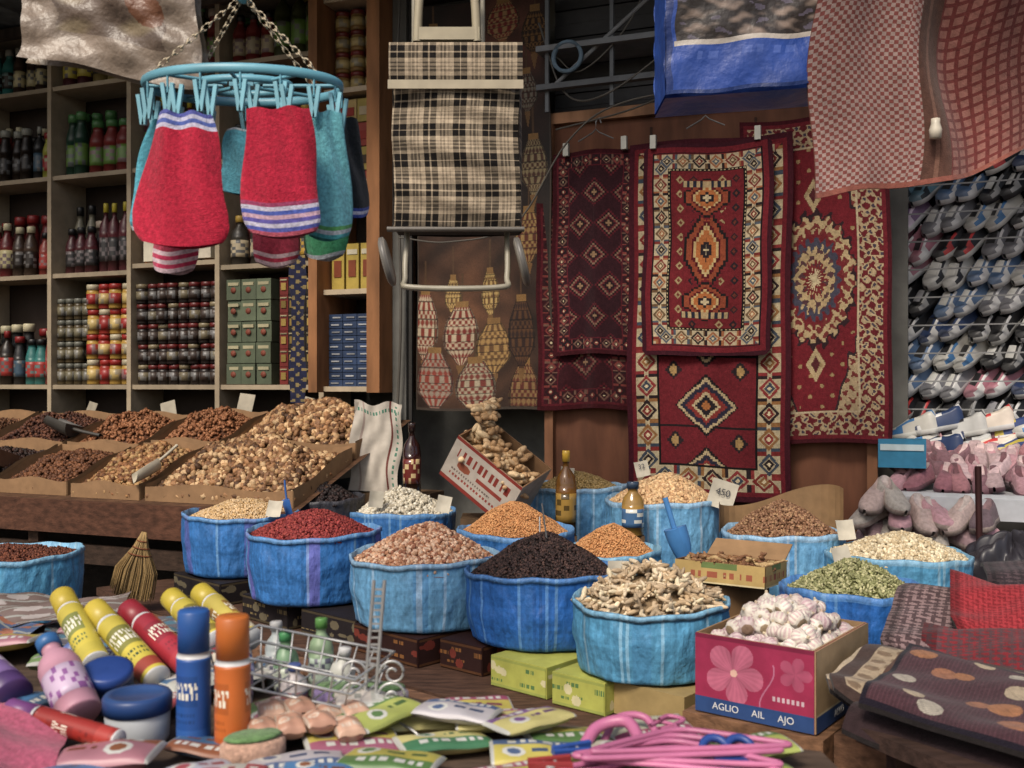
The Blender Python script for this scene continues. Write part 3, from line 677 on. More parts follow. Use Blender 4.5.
def Cg(u,v):
    c=np.tile(H('#8a2444'),(len(u),1)); x=(u-.34)*w1; y=(v-.56)*h1
    a=np.arctan2(y,x); r=np.hypot(x,y); pet=.040+.045*np.abs(np.cos(a*2.5+.4))**.5
    m=r<pet; sh=(.75+.3*np.abs(np.cos(a*2.5+.4))+.08*np.sin(a*30+r*60)); c[m]=(H('#a85870')[None]*sh[:,None])[m]; m=m&(r<.010); c[m]=H('#c8a090')
    x2=(u-.85)*w1; y2=(v-.68)*h1; a2=np.arctan2(y2,x2); r2=np.hypot(x2,y2); m=r2<(.02+.026*np.abs(np.cos(a2*2.5))**.6); c[m]=(H('#98445e')[None]*(.8+.2*np.abs(np.cos(a2*2.5)))[:,None])[m]
    m=(np.abs((u-.62)*w1+.02*np.sin(v*7))<.002)&(v<.75); c[m]=H('#a0607a')
    m=(np.abs(u-.8)<.14)&(np.abs(v-.34)<.03)&(np.sin(u*160)>-.3); c[m]=H('#b098a0')
    c[v<.2]=H('#243e6c'); c[v>.95]=H('#6d1a36')
    return c
grid(mb,180,120,lambda u,v: xf(GM,np.stack([(u-.5)*w1,0*u-d1/2-.003,.002+v*h1*.985],1)),Cg,False)
def Cg2(u,v):
    c=np.tile(H('#9a8262'),(len(u),1)); c[v<.2]=H('#243e6c'); c[(v<.215)&(v>.2)]=H('#b0a488'); return c
grid(mb,40,40,lambda u,v: xf(GM,np.stack([0*u+w1/2+.006,(u-.5)*d1,.002+v*h1*.985],1)),Cg2,False)
parts.append(mb.obj('print',PAPER))
def text(s,M,size,col,name='lettering'):
    cu=bpy.data.curves.new(name,'FONT'); cu.body=s; cu.size=size; cu.extrude=.0003; cu.align_x='CENTER'; cu.align_y='CENTER'
    o=bpy.data.objects.new(name,cu); bpy.context.scene.collection.objects.link(o)
    m=bpy.data.materials.new('ink_'+name); m.use_nodes=True; m.node_tree.nodes['Principled BSDF'].inputs['Base Color'].default_value=(*col,1); m.node_tree.nodes['Principled BSDF'].inputs['Roughness'].default_value=.6
    cu.materials.append(m); o.matrix_world=Matrix(M.tolist()); return o
tx=text('AGLIO     AIL     AJO',GM@T((0,-d1/2-.0045,.024),(math.pi/2,0,0)),.026,H('#c8c8c8'))
tx2=text('ALHO    GARLIC',GM@T((w1/2+.0075,.02,.024),(math.pi/2,0,math.pi/2)),.026,H('#c8c8c8'))
def garlic_t():
    m=MB(); prof=[(.001,-.72),(.22,-.78),(.6,-.68),(.9,-.38),(1,0),(.93,.3),(.66,.58),(.33,.76),(.17,.95),(.12,1.2),(.001,1.22)]
    def wob(r,z,t): return r*(1+.12*np.abs(np.cos(t*3.5))*np.clip(r*1.2,0,1)-.06),z
    def col(th,i,z):
        c=np.ones((len(th),3)); s=(np.sin(th*14+z*2)>.55); c[s]=[.80,.66,.74]; c[i>=8]=[.8,.72,.58]; c[i<=1]=[.45,.36,.26]; return c
    lathe(m,prof,28,I4,col,wob); return (np.concatenate(m.v),np.concatenate(m.fi).reshape(-1,4)),np.concatenate(m.c)
GTm,GTc=garlic_t()
mb=MB(); pos=[]
for lay in range(3):
    nu_,nv_=((6,7),(6,7),(4,5))[lay]
    for i in range(nu_):
        for j in range(nv_):
            u=(i+.5)/nu_-.5+U_(-.04,.04); v=(j+.5)/nv_-.5+U_(-.04,.04)
            sh=1-.2*lay
            zz=h1-.03+lay*.033+.025*(1-4*u*u)*(1-4*v*v)+U_(-.008,.01)
            pos.append(xf(GM,np.array([u*(w1-.05)*sh,v*(d1-.05)*sh,zz])))
pos=np.array(pos)
Rg=np.array([np.array(Euler((U_(-1.3,1.3),U_(-1.3,1.3),U_(0,6))).to_matrix()) for _ in pos])
scatter(mb,GTm,pos,np.repeat(rng.uniform(.024,.030,(len(pos),1)),3,1),pick(['#bcb4a8','#c6c0b4','#b8aca4','#b4a4a2','#c2baae'],len(pos),.06),Rg,tc=GTc)
box(mb,(0,0,h1-.06),(w1-.02,d1-.02,.01),H('#5a463e'),GM)
parts.append(mb.obj('garlic_bulbs',SKIN)); parts+=[tx,tx2]
group('garlic_carton',parts,(.76,2.875,GZ))
# ginger carton, tipped toward the customer
zv=np.array([.40,-.50,.76]); zv/=np.linalg.norm(zv); fv=np.array([-.55,-.80,-.30]); fv-=zv*(fv@zv); fv/=np.linalg.norm(fv); yv=-fv; xv=np.cross(yv,zv)
JM=np.eye(4); JM[:3,0]=xv; JM[:3,1]=yv; JM[:3,2]=zv; JM[:3,3]=(-.13,5.0,.985)
JW,JD,JH=.40,.27,.25
parts=[];mb=MB(); open_box(mb,JM,JW,JD,JH,'#a89c90','#7a5c40')
def Cj(u,v):
    c=np.tile(H('#aea498'),(len(u),1)); m=(v<.08)|(v>.93); c[m]=H('#7f3028')
    m=(v>.60)&(v<.80)&(np.sin(u*75)+.6*np.sin(u*31)>-.1)&(u>.1)&(u<.9); c[m]=H('#7f3028')
    m=(v>.18)&(v<.25)&(np.sin(u*130)>-.2)&(u>.1)&(u<.9); c[m]=H('#8a3a30'); m=(v>.30)&(v<.35)&(np.sin(u*170+1)>-.2)&(u>.1)&(u<.7); c[m]=H('#6a5a54')
    m=((u-.25)/.1)**2+((v-.47)/.09)**2<1; c[m]=H('#8a4a34'); m=(u>.45)&(u<.85)&(v>.42)&(v<.5); c[m]=H('#8a3a30')
    return c
grid(mb,110,70,lambda u,v: xf(JM,np.stack([(u-.5)*JW,0*u-JD/2-.003,v*JH],1)),Cj,False)
grid(mb,60,60,lambda u,v: xf(JM,np.stack([0*u-JW/2-.003,(.5-u)*JD,v*JH],1)),Cj,False)
parts.append(mb.obj('carton',PAPER)); mb=MB(); P=[]
for i in range(70):
    u=U_(-.15,.15);v=U_(-.09,.09); P.append(xf(JM,np.array([u,v,.15+.07*(1-abs(v)/.12)+U_(-.02,.02)])))
for i in range(24): P.append(xf(JM,np.array([-.10+U_(-.05,.05),U_(-.04,.06),.22]))+np.array([-.02,0,i*.0085]))
ginger(mb,P,.025,['#ae8c64','#b89a74','#a07e58','#c0a680'],1.5,(3,5))
parts.append(mb.obj('fresh_ginger',SKIN)); group('ginger_carton',parts,(-.13,5.0,.985))
TM=T((.79,3.70,.79),(math.radians(-3),0,math.radians(-32)))
parts=[];mb=MB(); open_box(mb,TM,.33,.24,.075,'#94764c','#6a4c30')
def Ct(u,v):
    c=np.tile(H('#a08650'),(len(u),1)); m=(np.sin(u*70)+np.sin(u*31+1)>0)&(v>.3)&(v<.6); c[m]=H('#8a4a34'); m=(v>.7)&(u>.3)&(u<.7); c[m]=H('#5a6a3a'); c[(v<.1)]=H('#b8a880'); return c
for sx,ww in ((0,.33),(1,.24)):
    F=(lambda u,v: xf(TM,np.stack([(u-.5)*.33,0*u-.1225,v*.074],1))) if sx==0 else (lambda u,v: xf(TM,np.stack([0*u+.1675,(u-.5)*.24,v*.074],1)))
    grid(mb,60,14,F,Ct,False)
box(mb,(0,.19,.09),(.3,.13,.005),H('#8a6c4c'),TM,(.5,0,0))
parts.append(mb.obj('carton',PAPER)); mb=MB()
P=[xf(TM,np.array([U_(-.14,.14),U_(-.1,.1),.04+U_(0,.04)])) for i in range(130)]
ginger(mb,P,.011,['#7a5636','#8c6a48','#6a4830','#9a8058'])
parts.append(mb.obj('dried_roots',SKIN)); group('carton_of_dried_roots',parts,(.79,3.70,.79))
mb=MB()
def Pk(u,v):
    a=math.radians(15)+u*math.radians(150); rr=.27+.02*np.sin(u*9); return np.stack([1.16+rr*np.cos(a)*1.0,4.32+rr*np.sin(a),.86+v*(.15+.05*np.sin(u*5+1))],1)
grid(mb,20,3,Pk,H('#8a6c4a'),False); grid(mb,20,3,lambda u,v: Pk(u,v)+np.array([0,.006,0]),H('#7a5c40'),False); mb.obj('cardboard_flap',PAPER)

# ---------------------------------------------------------------- walnuts + trays on counter
def tray_pt(s,n,dz): return xf(WM,np.stack([s,-n,.88+(1.25-n)*.34+dz],1))
def heap_rect(mb,s0,s1,n0,n1,h,N,size,pal,tm=ICO1):
    s=rng.uniform(s0,s1,N); n=rng.uniform(n0,n1,N)
    def hh(u,v): return h*(1-np.abs(u)**2.)*(1-np.abs(v)**2.)*(1+.22*np.sin(u*5+s0)*np.sin(v*4+1)+.12*np.sin(u*11+2)*np.cos(v*9))
    u=(s-s0)/(s1-s0)*2-1; v=(n-n0)/(n1-n0)*2-1
    dz=.03+hh(u,v)+rng.uniform(-.5,.4,N)*max(size)
    scatter(mb,tm,tray_pt(s,n,dz),np.array(size)[None]*rng.uniform(.75,1.2,(N,1)),pick(pal,N,.25))
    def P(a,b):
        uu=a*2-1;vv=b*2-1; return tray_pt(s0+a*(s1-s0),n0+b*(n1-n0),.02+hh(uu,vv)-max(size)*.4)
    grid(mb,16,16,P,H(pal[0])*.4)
wv,wf=ICO2; wn=wv*(1+.16*np.sin(wv[:,[0]]*7)*np.sin(wv[:,[1]]*8+1)+.12*np.sin(wv[:,[2]]*11+wv[:,[0]]*6)+.08*rng.normal(size=(len(wv),1)))
def tray(name,s0,s1,n0,n1,h,N,size,pal,tm=ICO1):
    a=MB()
    for (sa,sb,na,nb) in ((s0,s1,n0,n0),(s0,s1,n1,n1),(s0,s0,n0,n1),(s1,s1,n0,n1)):
        F=lambda u,v,sa=sa,sb=sb,na=na,nb=nb: tray_pt(sa+(sb-sa)*u,na+(nb-na)*u,.002+v*(.085+.012*np.sin(u*8+sa)))
        grid(a,8,1,F,H('#806244'),False)
        F2=lambda u,v,F=F: F(u,v)+np.array([0.004,.004,0]); grid(a,8,1,F2,H('#8a6c4c'),False)
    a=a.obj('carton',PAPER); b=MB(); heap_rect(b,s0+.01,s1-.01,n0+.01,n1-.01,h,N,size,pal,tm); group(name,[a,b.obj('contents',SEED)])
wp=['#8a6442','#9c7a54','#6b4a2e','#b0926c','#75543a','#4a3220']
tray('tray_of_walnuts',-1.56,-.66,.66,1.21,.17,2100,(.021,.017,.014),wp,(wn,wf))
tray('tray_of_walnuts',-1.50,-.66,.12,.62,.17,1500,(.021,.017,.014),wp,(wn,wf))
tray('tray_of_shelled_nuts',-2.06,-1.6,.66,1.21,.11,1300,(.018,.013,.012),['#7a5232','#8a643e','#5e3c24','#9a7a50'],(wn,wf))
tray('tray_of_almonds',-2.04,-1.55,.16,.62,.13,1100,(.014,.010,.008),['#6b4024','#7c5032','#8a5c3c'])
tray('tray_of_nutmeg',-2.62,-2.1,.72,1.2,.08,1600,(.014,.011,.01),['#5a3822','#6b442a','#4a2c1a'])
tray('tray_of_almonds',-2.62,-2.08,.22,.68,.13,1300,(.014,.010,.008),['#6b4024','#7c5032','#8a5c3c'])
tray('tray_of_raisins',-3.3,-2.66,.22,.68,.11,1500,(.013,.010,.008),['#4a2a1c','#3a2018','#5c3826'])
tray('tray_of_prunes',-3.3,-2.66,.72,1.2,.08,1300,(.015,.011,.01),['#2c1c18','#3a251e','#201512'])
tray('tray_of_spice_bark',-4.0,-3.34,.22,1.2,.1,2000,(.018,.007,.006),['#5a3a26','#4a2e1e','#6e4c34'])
mb=MB(); M=WM@T((-2.92,-1.0,1.05),(-.32,0,.1)); box(mb,(0,0,0),(.38,.28,.09),H('#6b4a36'),M); box(mb,(0,-.143,0),(.34,.006,.05),H('#b9a890'),M); box(mb,(0,0,.048),(.3,.2,.004),H('#a48a70'),M)
tl=text('fruit bread',M@T((0,-.148,-.002),(math.pi/2,0,0)),.045,H('#7a2a24')); group('bread_carton',[mb.obj('box',PAPER),tl])
def scoop(name,p,rot,col,sc=1):
    mb=MB(); M=T(p,rot,(sc,sc,sc))
    def P(u,v):
        th=math.pi*(1.0+v); r=.045*(1-.25*u*u); return xf(M,np.stack([u*.13-.03*u*np.abs(v-.5)*2*u,r*np.cos(th),r*np.sin(th)],1))
    grid(mb,8,12,P,col); grid(mb,8,12,lambda u,v:P(u,v)+np.array([0,0,-.002]),col*.9)
    n=14; a=np.linspace(math.pi,2*math.pi,n); v=[(0,0,0)]+[(0,.045*math.cos(t),.045*math.sin(t)) for t in a]; mb.add(xf(M,np.array(v)),[[0,i,i+1] for i in range(1,n)],col,False)
    tube(mb,[(0,0,-.015),(-.05,0,-.01),(-.12,0,0)],.011,col,8,M=M,flat=.6)
    return mb.obj(name,PLAST)
scoop('plastic_scoop',(-1.88,5.38,1.10),(.3,.5,-2.3),H('#a8a08e'),1.25)
scoop('metal_scoop',W(-2.62,.62,1.25),(.2,-.3,2.8),H('#3d3a36'),1.7)
scoop('plastic_scoop',(.66,4.15,.92),(-1.2,1.25,.0),H('#3c74ac'),1.05)
scoop('plastic_scoop',(-1.05,4.82,.96),(0,1.35,.3),H('#2c5ca0'),.75)
mb=MB()
BMt=T((-1.62,4.5,.83),(0,.2,0))
for i in range(420):
    a=R_()*6.283; r=math.sqrt(R_()); t=[(0.01*math.cos(a),0,.02),(.035*math.cos(a)*r,.02*math.sin(a)*r,-.05),(.095*math.cos(a)*r,.04*math.sin(a)*r,-.15),(.1*math.cos(a)*r,.05*math.sin(a)*r,-.25+U_(-.03,.03))]
    tube(mb,t,.002,H('#93784c')*U_(.55,1.15),3,M=BMt)
for k in range(3): tube(mb,[((.022+k*.014)*math.cos(q),(.016+k*.008)*math.sin(q),-.02-k*.03) for q in np.linspace(0,6.28,16,endpoint=False)],.003,H('#6b3a20'),5,True,M=BMt)
mb.obj('straw_broom',SEED)

# ---------------------------------------------------------------- bottles on the stall
mb=MB(); bottle(mb,T((-.53,5.42,.915)),.048,.38,H('#2a1412'),H('#5c2420'),H('#2a1a18'),24,.33,ink=H('#b09a70'))
mb.obj('vinegar_bottle',GLASS)
mb=MB(); box(mb,(-.53,5.43,.70),(.14,.14,.42),H('#54402c')); mb.obj('wooden_crate',WOOD)
mb=MB(); bottle(mb,T((.256,4.85,.785)),.05,.40,H('#5c3c14'),H('#8a6c30'),H('#b9942c'),24,.3,ink=H('#4a3a1a'))
mb.obj('oil_bottle',GLASS)
mb=MB(); bottle(mb,T((.543,4.6,.822)),.05,.24,H('#8a6a30'),H('#3c5c80'),H('#2c3c50'),24,.45,ink=H('#b8b8b0')); mb.obj('oil_bottle',GLASS)
mb=MB(); M=T((-.76,5.6,.915),(-.06,.06,.15))
def Cb(u,v):
    c=np.tile(H('#a59d92'),(len(u),1)); c*=(1+.08*np.sin(u*30))[:,None]
    c[(np.abs(u-.78)<.03)]=H('#5a2a24'); c[(np.abs(u-.9)<.03)&((v*30).astype(int)%2==0)]=H('#3c6a58'); c[(np.abs(u-.2)<.02)]=H('#8a7a72'); c[(np.abs(v-.9)<.02)&((u*30).astype(int)%2==0)]=H('#3c6a58'); return c
for sy in (-1,1):
    grid(mb,50,50,lambda u,v,sy=sy: xf(M,np.stack([(u-.5)*.27+.01*np.sin(v*9+u*3),sy*(.06*(1-v*.75))+.007*np.sin(u*9+v*7)+.004*np.sin(u*17-v*13),v*.48+.015*np.sin(u*9+1)*v],1)),Cb)
for sx in (-1,1): grid(mb,8,20,lambda u,v,sx=sx: xf(M,np.stack([sx*.135-sx*.03*np.sin(u*3.14)*v+.01*np.sin(v*9+(sx+1)*1.5),(u-.5)*.12*(1-v*.75),v*.48],1)),H('#978f84'))
mb.obj('paper_bag',PAPER)
cards=[(-1.1,4.74,.925,''),(-.66,4.98,.94,''),(-.33,4.95,.92,''),(.66,5.2,1.07,'32'),(.97,4.72,.99,'450'),(1.33,4.08,.92,''),(1.2,3.72,.87,''),(.28,5.2,1.04,''),(.36,3.47,.86,'')]
for i,(x,y,z,s) in enumerate(cards):
    big=s=='450'; w,h=(.12,.13) if big else (.07,.08)
    M=T((x,y,z),(U_(-.6,-.1),U_(-.3,.3),U_(-.4,.3)))
    mb=MB()
    grid(mb,4,4,lambda u,v: xf(M,np.stack([(u-.5)*w,.01*np.sin(u*3.1),(v-.5)*h],1)),H('#b0a999')); grid(mb,4,4,lambda u,v: xf(M,np.stack([(u-.5)*w,.01*np.sin(u*3.1)+.002,(v-.5)*h],1)),H('#a0988a'))
    a=mb.obj('card',PAPER); ob=[a]
    if s: ob.append(text(s,M@T((0,-.003,.01),(math.pi/2,0,0)),.045 if big else .035,H('#2a2a30')))
    group('price_card',ob,(x,y,z))
mb=MB()
for s,z in ((-3.0,1.32),(-2.35,1.33),(-1.75,1.38),(-1.3,1.36)): box(mb,(s,-.10,z),(.1,.004,.12),H('#8c8474'),WM,(-.3,U_(-.3,.3),U_(-.5,.5)))
mb.obj('price_card',PAPER)
mb=MB(); tube(mb,[(.13,3.62,.9),(.105,3.6,1.08)],.003,H('#8a8a8a')); tube(mb,[(.1,3.66,.9),(.1,3.7,1.02)],.003,H('#a0a0a0')); mb.obj('metal_skewer',METAL)

# ---------------------------------------------------------------- hanging shopping trolley
parts=[];mb=MB()
def plaid(u,v,w=.5,h=.73):
    X=u*w;Y=v*h; p=.118
    def band(t):
        f=(t/p)%1; b=np.where((f>.06)&(f<.25),1.,0)+np.where((f>.29)&(f<.5),1.,0); b=b+np.where((np.abs(f-.66)<.035)|(np.abs(f-.78)<.035)|(np.abs(f-.9)<.02),.55,0); return b
    a=np.clip(band(X)*.56+band(Y)*.56,0,1); c=H('#a0907a')[None]*(1-a)[:,None]+H('#141110')[None]*a[:,None]
    return c
x0,x1,z0,z1,yb=-.476,.03,2.125,2.86,4.1
TT=lambda u,v,dy: np.stack([x0+u*(x1-x0)+.006*np.sin(v*9),yb+dy-.035*np.sin(u*math.pi)*np.sin(np.clip(v,0,1)*math.pi)**.5+.006*np.sin(v*21+u*4)+.004*np.sin(v*47+u*9),z0+v*(z1-z0)-.008*np.sin(u*3.14)*(1-v)],1)
grid(mb,150,220,lambda u,v:TT(u,v,0),plaid)
grid(mb,10,10,lambda u,v:TT(u,v,0)*[1,0,1]+[0,yb+.2,0],H('#2a2520'))
for xx in (x0,x1): grid(mb,40,160,lambda u,v,xx=xx:np.stack([xx+.01*np.sin(u*3.1),yb+u*.2,z0+v*(z1-z0)],1),lambda u,v: plaid(u*.4,v))
grid(mb,20,10,lambda u,v:np.stack([x0+u*(x1-x0),yb+v*.2,z0+0*u],1),H('#1c1a18'))
grid(mb,20,10,lambda u,v:np.stack([x0+u*(x1-x0),yb+v*.2,z1+0*u],1),H('#8a7c60'))
parts.append(mb.obj('bag',CLOTH)); mb=MB()
grid(mb,150,50,lambda u,v:np.stack([x0-.012+u*(x1-x0+.024),yb-.04-.012*np.sin(v*3.1),2.70+v*.155],1),lambda u,v: plaid(u,v*.21+.05))
parts.append(mb.obj('flap',CLOTH)); mb=MB()
box(mb,((x0+x1)/2,yb-.05,2.685),(x1-x0+.03,.01,.035),H('#9a8f78'))
parts.append(mb.obj('trim',PLAST)); mb=MB(); g=H('#8a8474')
tube(mb,spl([(-.43,yb+.1,2.12),(-.43,yb+.02,1.93),(-.40,yb-.02,1.885),(-.05,yb-.02,1.885),(-.02,yb+.02,1.93),(-.02,yb+.1,2.12)],6),.012,g,8)
tube(mb,[(-.5,yb,2.12),(.05,yb,2.12)],.011,H('#55504a'),8)
for x in (-.40,-.12): tube(mb,[(x,yb+.08,2.15),(x,yb+.08,3.2)],.01,g,8)
tube(mb,spl([(-.38,yb+.0,2.87),(-.37,yb,3.05),(-.35,yb,3.08),(-.17,yb,3.08),(-.15,yb,3.05),(-.14,yb,2.87)],6),.018,H('#948a72'),8)
box(mb,(-.26,yb,2.9),(.26,.03,.05),H('#948a72'))
for x in (-.50,.04): lathe(mb,[(.001,-.015),(.085,-.015),(.1,-.008),(.1,.008),(.085,.015),(.001,.015)],32,T((x,yb+.0,1.99),(0,math.pi/2-.25,0),(1.0,.9,1)),[H('#8a8478'),H('#77726a'),H('#5d5a56'),H('#77726a'),H('#8a8478')])
parts.append(mb.obj('frame',PLAST)); group('shopping_trolley',parts)

# ---------------------------------------------------------------- clip hanger with mitts
cx,cy,cz=-.672,2.56,2.245
parts=[];mb=MB(); cyan=H('#568fa0')
th=np.linspace(0,2*math.pi,48,endpoint=False)
tube(mb,[(cx+.245*math.cos(t),cy+.15*math.sin(t),cz) for t in th],.006,cyan,8,True,flat=2.0)
tube(mb,[(cx+.12*math.cos(t),cy+.07*math.sin(t),cz) for t in th[::2]],.005,cyan,6,True,flat=2)
for t in th[::6]: tube(mb,[(cx+.05*math.cos(t),cy+.03*math.sin(t),cz),(cx+.24*math.cos(t),cy+.145*math.sin(t),cz)],.005,cyan,6)
box(mb,(cx,cy,cz+.01),(.06,.04,.03),cyan)
for t in th[1::3]:
    for kk in (-1,1): box(mb,(cx+.245*math.cos(t)+kk*.007,cy+.15*math.sin(t),cz-.065),(.009,.012,.075),H('#6aa4b4')*U_(.8,1.1),rot=(0,kk*.14,0))
    tube(mb,[(cx+.245*math.cos(t),cy+.15*math.sin(t),cz-.01),(cx+.245*math.cos(t),cy+.15*math.sin(t),cz-.05)],.003,cyan,5)
for q in (-.12,-.04,.06,.14):
    for kk in (-1,1): box(mb,(cx+q+kk*.007,cy-.14,cz-.075),(.009,.012,.075),H('#6aa4b4')*U_(.8,1.1),rot=(0,kk*.14,0))
parts.append(mb.obj('oval_frame',PLAST)); mb=MB()
top=(cx,cy,2.47)
for sx,sy in ((-.2,-.08),(.2,-.08),(-.17,.1),(.17,.1)):
    p0=np.array([cx+sx,cy+sy,cz+.01]); p1=np.array(top); n=13
    for i in range(n):
        a=p0+(p1-p0)*(i+.0)/n; b=p0+(p1-p0)*(i+1.25)/n; l=np.linalg.norm(b-a); M=axisM(a,b,(i%2)*math.pi/2)
        tube(mb,[(.006*math.cos(t),0,l/2+l/2*math.sin(t)) for t in np.linspace(0,2*math.pi,12,endpoint=False)],.0021,H('#a89a80'),5,True,M=M)
tube(mb,spl([(cx,cy,2.46),(cx,cy,2.52),(cx+.004,cy,2.7),(cx,cy,3.3)],5),.005,H('#b0b4b4'),6)
lathe(mb,[(.001,-.02),(.022,-.012),(.024,.005),(.01,.02),(.001,.022)],14,T(top),cyan)
parts.append(mb.obj('chain',PLAST)); group('clip_hanger',parts)
def mitt(name,x,y,z,wt,wb,h,yaw,cf,thk=.022,roll=0):
    mb=MB(); M=T((x,y,z),(0,roll,yaw))
    for sg in (-1,1):
        def P(u,v):
            w=wt+(wb-wt)*np.clip((1-v)*1.3,0,1)**.8; w=w*np.where(v<.14,np.sqrt(np.clip(1-((.14-v)/.14)**2*.3,0,1)),1)
            xx=(u-.5)*w+.005*np.sin(v*7+x*30); th_=thk*np.sin(np.clip(u,0,1)*math.pi)**.6*(.25+.75*np.sin(np.clip((1-v)*1.2,0,1)*math.pi/2))
            yy=sg*th_+.006*np.sin(v*6+u*4+x*10)+.004*np.sin(u*13+v*3+x*50)*(.3+v)
            return xf(M,np.stack([xx,yy,-(1-v)*h-.014*np.sin(u*3.1)*(v<.3)+.004*np.sin(u*12)*v],1))
        grid(mb,50,90,P,cf)
    return mb.obj(name,TERRY)
def cm(body,stripes,where):
    def f(u,v):
        c=np.tile(H(body),(len(u),1))*(1+.08*np.sin(u*9+v*4))[:,None]
        for k,s in enumerate(stripes):
            a=k*.034; m=((1-v)>=a)&((1-v)<a+.034) if where=='top' else (v>=a)&(v<a+.034); c[m]=H(s)
        return c
    return f
red='#a01c34'
mitt('bath_mitt',cx-.10,cy-.15,cz-.105,.12,.235,.305,-.1,cm(red,['#4a5090','#a9a9c0','#4a5a9a','#b0acc0'],'top'),roll=.03)
mitt('bath_mitt',cx+.125,cy-.17,cz-.10,.145,.18,.29,.1,cm(red,['#a04a5a','#4a5298','#b0acbe','#5a5298','#b090a0','#4656a0','#b0adbe','#8a3a5a'],'bot'),roll=-.04)
mitt('bath_mitt',cx-.17,cy+.0,cz-.10,.12,.17,.28,.6,cm('#4a90a2',['#a0a8b0','#3a7a8a'],'bot'),roll=.12)
mitt('bath_mitt',cx+.0,cy+.1,cz-.08,.14,.2,.16,-.2,cm('#4a8c9e',['#a0a8b0'],'top'))
mitt('bath_mitt',cx+.215,cy-.06,cz-.08,.09,.12,.30,.5,cm('#5a9ca8',['#3a8a90','#a0a8b0','#4a8a50'],'bot'),roll=-.05)
mitt('bath_mitt',cx+.245,cy+.04,cz-.07,.09,.13,.24,.9,cm('#202428',['#3a4a90','#b0b0c0','#3a4a90'],'bot'),roll=-.1)
mitt('bath_mitt',cx+.19,cy+.1,cz-.1,.12,.14,.31,-.4,cm('#3c8a62',['#a0a8b0'],'bot'))
mitt('bath_mitt',cx-.19,cy+.06,cz-.12,.12,.13,.33,-.3,cm('#903044',['#b8a0a8','#a83050','#b8a0a8','#a83050','#b8a0a8'],'bot'))
mitt('bath_mitt',cx+.06,cy+.08,cz-.12,.12,.12,.31,.2,cm('#903044',['#b8a0a8','#a03048','#b8a0a8'],'bot'))
mb=MB(); grid(mb,10,110,lambda u,v: np.stack([-.90+ (u-.5)*.06*(1+.2*np.sin(v*9)),4.3+.01*np.sin(v*20+u*4),1.42+v*.62],1),lambda u,v: np.where((np.sin(v*90)*np.sin(u*9)>.4)[:,None],H('#7a6a44'),H('#22243a'))); mb.obj('hanging_scarf',CLOTH)

mb=MB()
def Ppb(u,v):
    x=-1.24+u*.46+.01*np.sin(v*8); z=2.27+v*.4+.02*np.sin(u*5)-.03*(u-.2)**2+.05*(1-u)**3
    return np.stack([x,2.56+.02*np.sin(u*4+v*3)+.006*np.sin(u*15+v*19)+.005*np.sin(v*23-u*9),z],1)
def Cpb(u,v):
    c=np.tile(H('#75675a'),(len(u),1)); w_=np.sin(u*13+np.sin(v*11)*2)*np.sin(v*15+u*5); m=(np.abs(u-.5)<.32+.03*w_)&(v>.2)&(v<.95); c[m]=H('#5a4c42')
    t=np.clip(w_*1.5-.2,0,1)[:,None]; c=np.where(m[:,None],c*(1-t)+H('#7a6c56')*t,c); m=(((u-.72)/.1)**2+((v-.45)/.12)**2<1); c[m]=H('#64402c'); return c
grid(mb,110,90,Ppb,Cpb); grid(mb,30,20,lambda u,v:Ppb(u,v)+[0,.05,0],H('#6d5e4c'))
mb.obj('plastic_bag',mat('cloudy_plastic',.4,.4,12,.15,9,.8,dist=.03))
mb=MB()
def bz(u): return 2.463+.055*u
def Cbb(u,v):
    c=np.tile(H('#223f86'),(len(u),1)); m=(u>.05)&(u<.97)&(v>.42); c[m]=H('#2a2422')
    n=np.sin(u*23+np.sin(v*17)*2)*np.sin(v*31+u*9)+.4*np.sin(u*71+v*13)*np.sin(v*67); t=np.clip(n*.9,0,1)[:,None]; c=np.where(m[:,None],c*(1-t)+H('#7a6a60')*t,c); c[m&(n<-.8)]=H('#4a4450')
    m=(np.abs(v-.4)<.022)&(u>.04); c[m]=H('#a09890'); m=(np.abs(v-.3)<.03)&(u>.1)&(u<.9)&(np.sin(u*90)+np.sin(u*37)>.2); c[m]=H('#3a5296')
    m=(u<.035)|(u>.975); c[m]=H('#152a60'); c[(v<.03)]=H('#142a5e'); return c
def Pbb(u,v,dy=0): return np.stack([.51+u*.73+.004*np.sin(v*20),3.41+dy+.010*np.sin(u*8+v*4)+.003*np.sin(u*21-v*13),bz(u)+v*.42+.004*np.sin(u*20)],1)
grid(mb,180,100,Pbb,Cbb)
grid(mb,40,20,lambda u,v: np.stack([.51+u*.73,3.41+v*.25,bz(u)-.012+.02*np.sin(u*9)*np.sin(v*3.1)],1),H('#2a4f98'))
for k in (0,1): grid(mb,12,20,lambda u,v: np.stack([.51+.73*k+0*u,3.41+u*.25,bz(k)+v*.42],1),H('#20428a'))
grid(mb,12,20,lambda u,v:Pbb(u,v,.25),H('#20428a'))
mb.obj('blue_shopping_bag',mat('laminated_plastic',.42,.4,12,.1,9,.9,dist=.02))
mb=MB()
for k in (.55,1.2): tube(mb,[(k,3.45,2.85),(k,3.45,4.0)],.006,H('#303030'))
mb.obj('hanging_cord',PLAST)
mb=MB()
def Pcc(u,v):
    xl=.965+.05*(1-v); x=xl+u*1.15; z=2.12+u*.05+.33*u*u+v*(.85-.3*u)
    return np.stack([x+.012*np.sin(v*9),3.4+.04*np.sin(u*13+v*4)+.025*np.sin(u*29+1+v*3)-.25*v*v,z+.018*np.sin(u*12)],1)
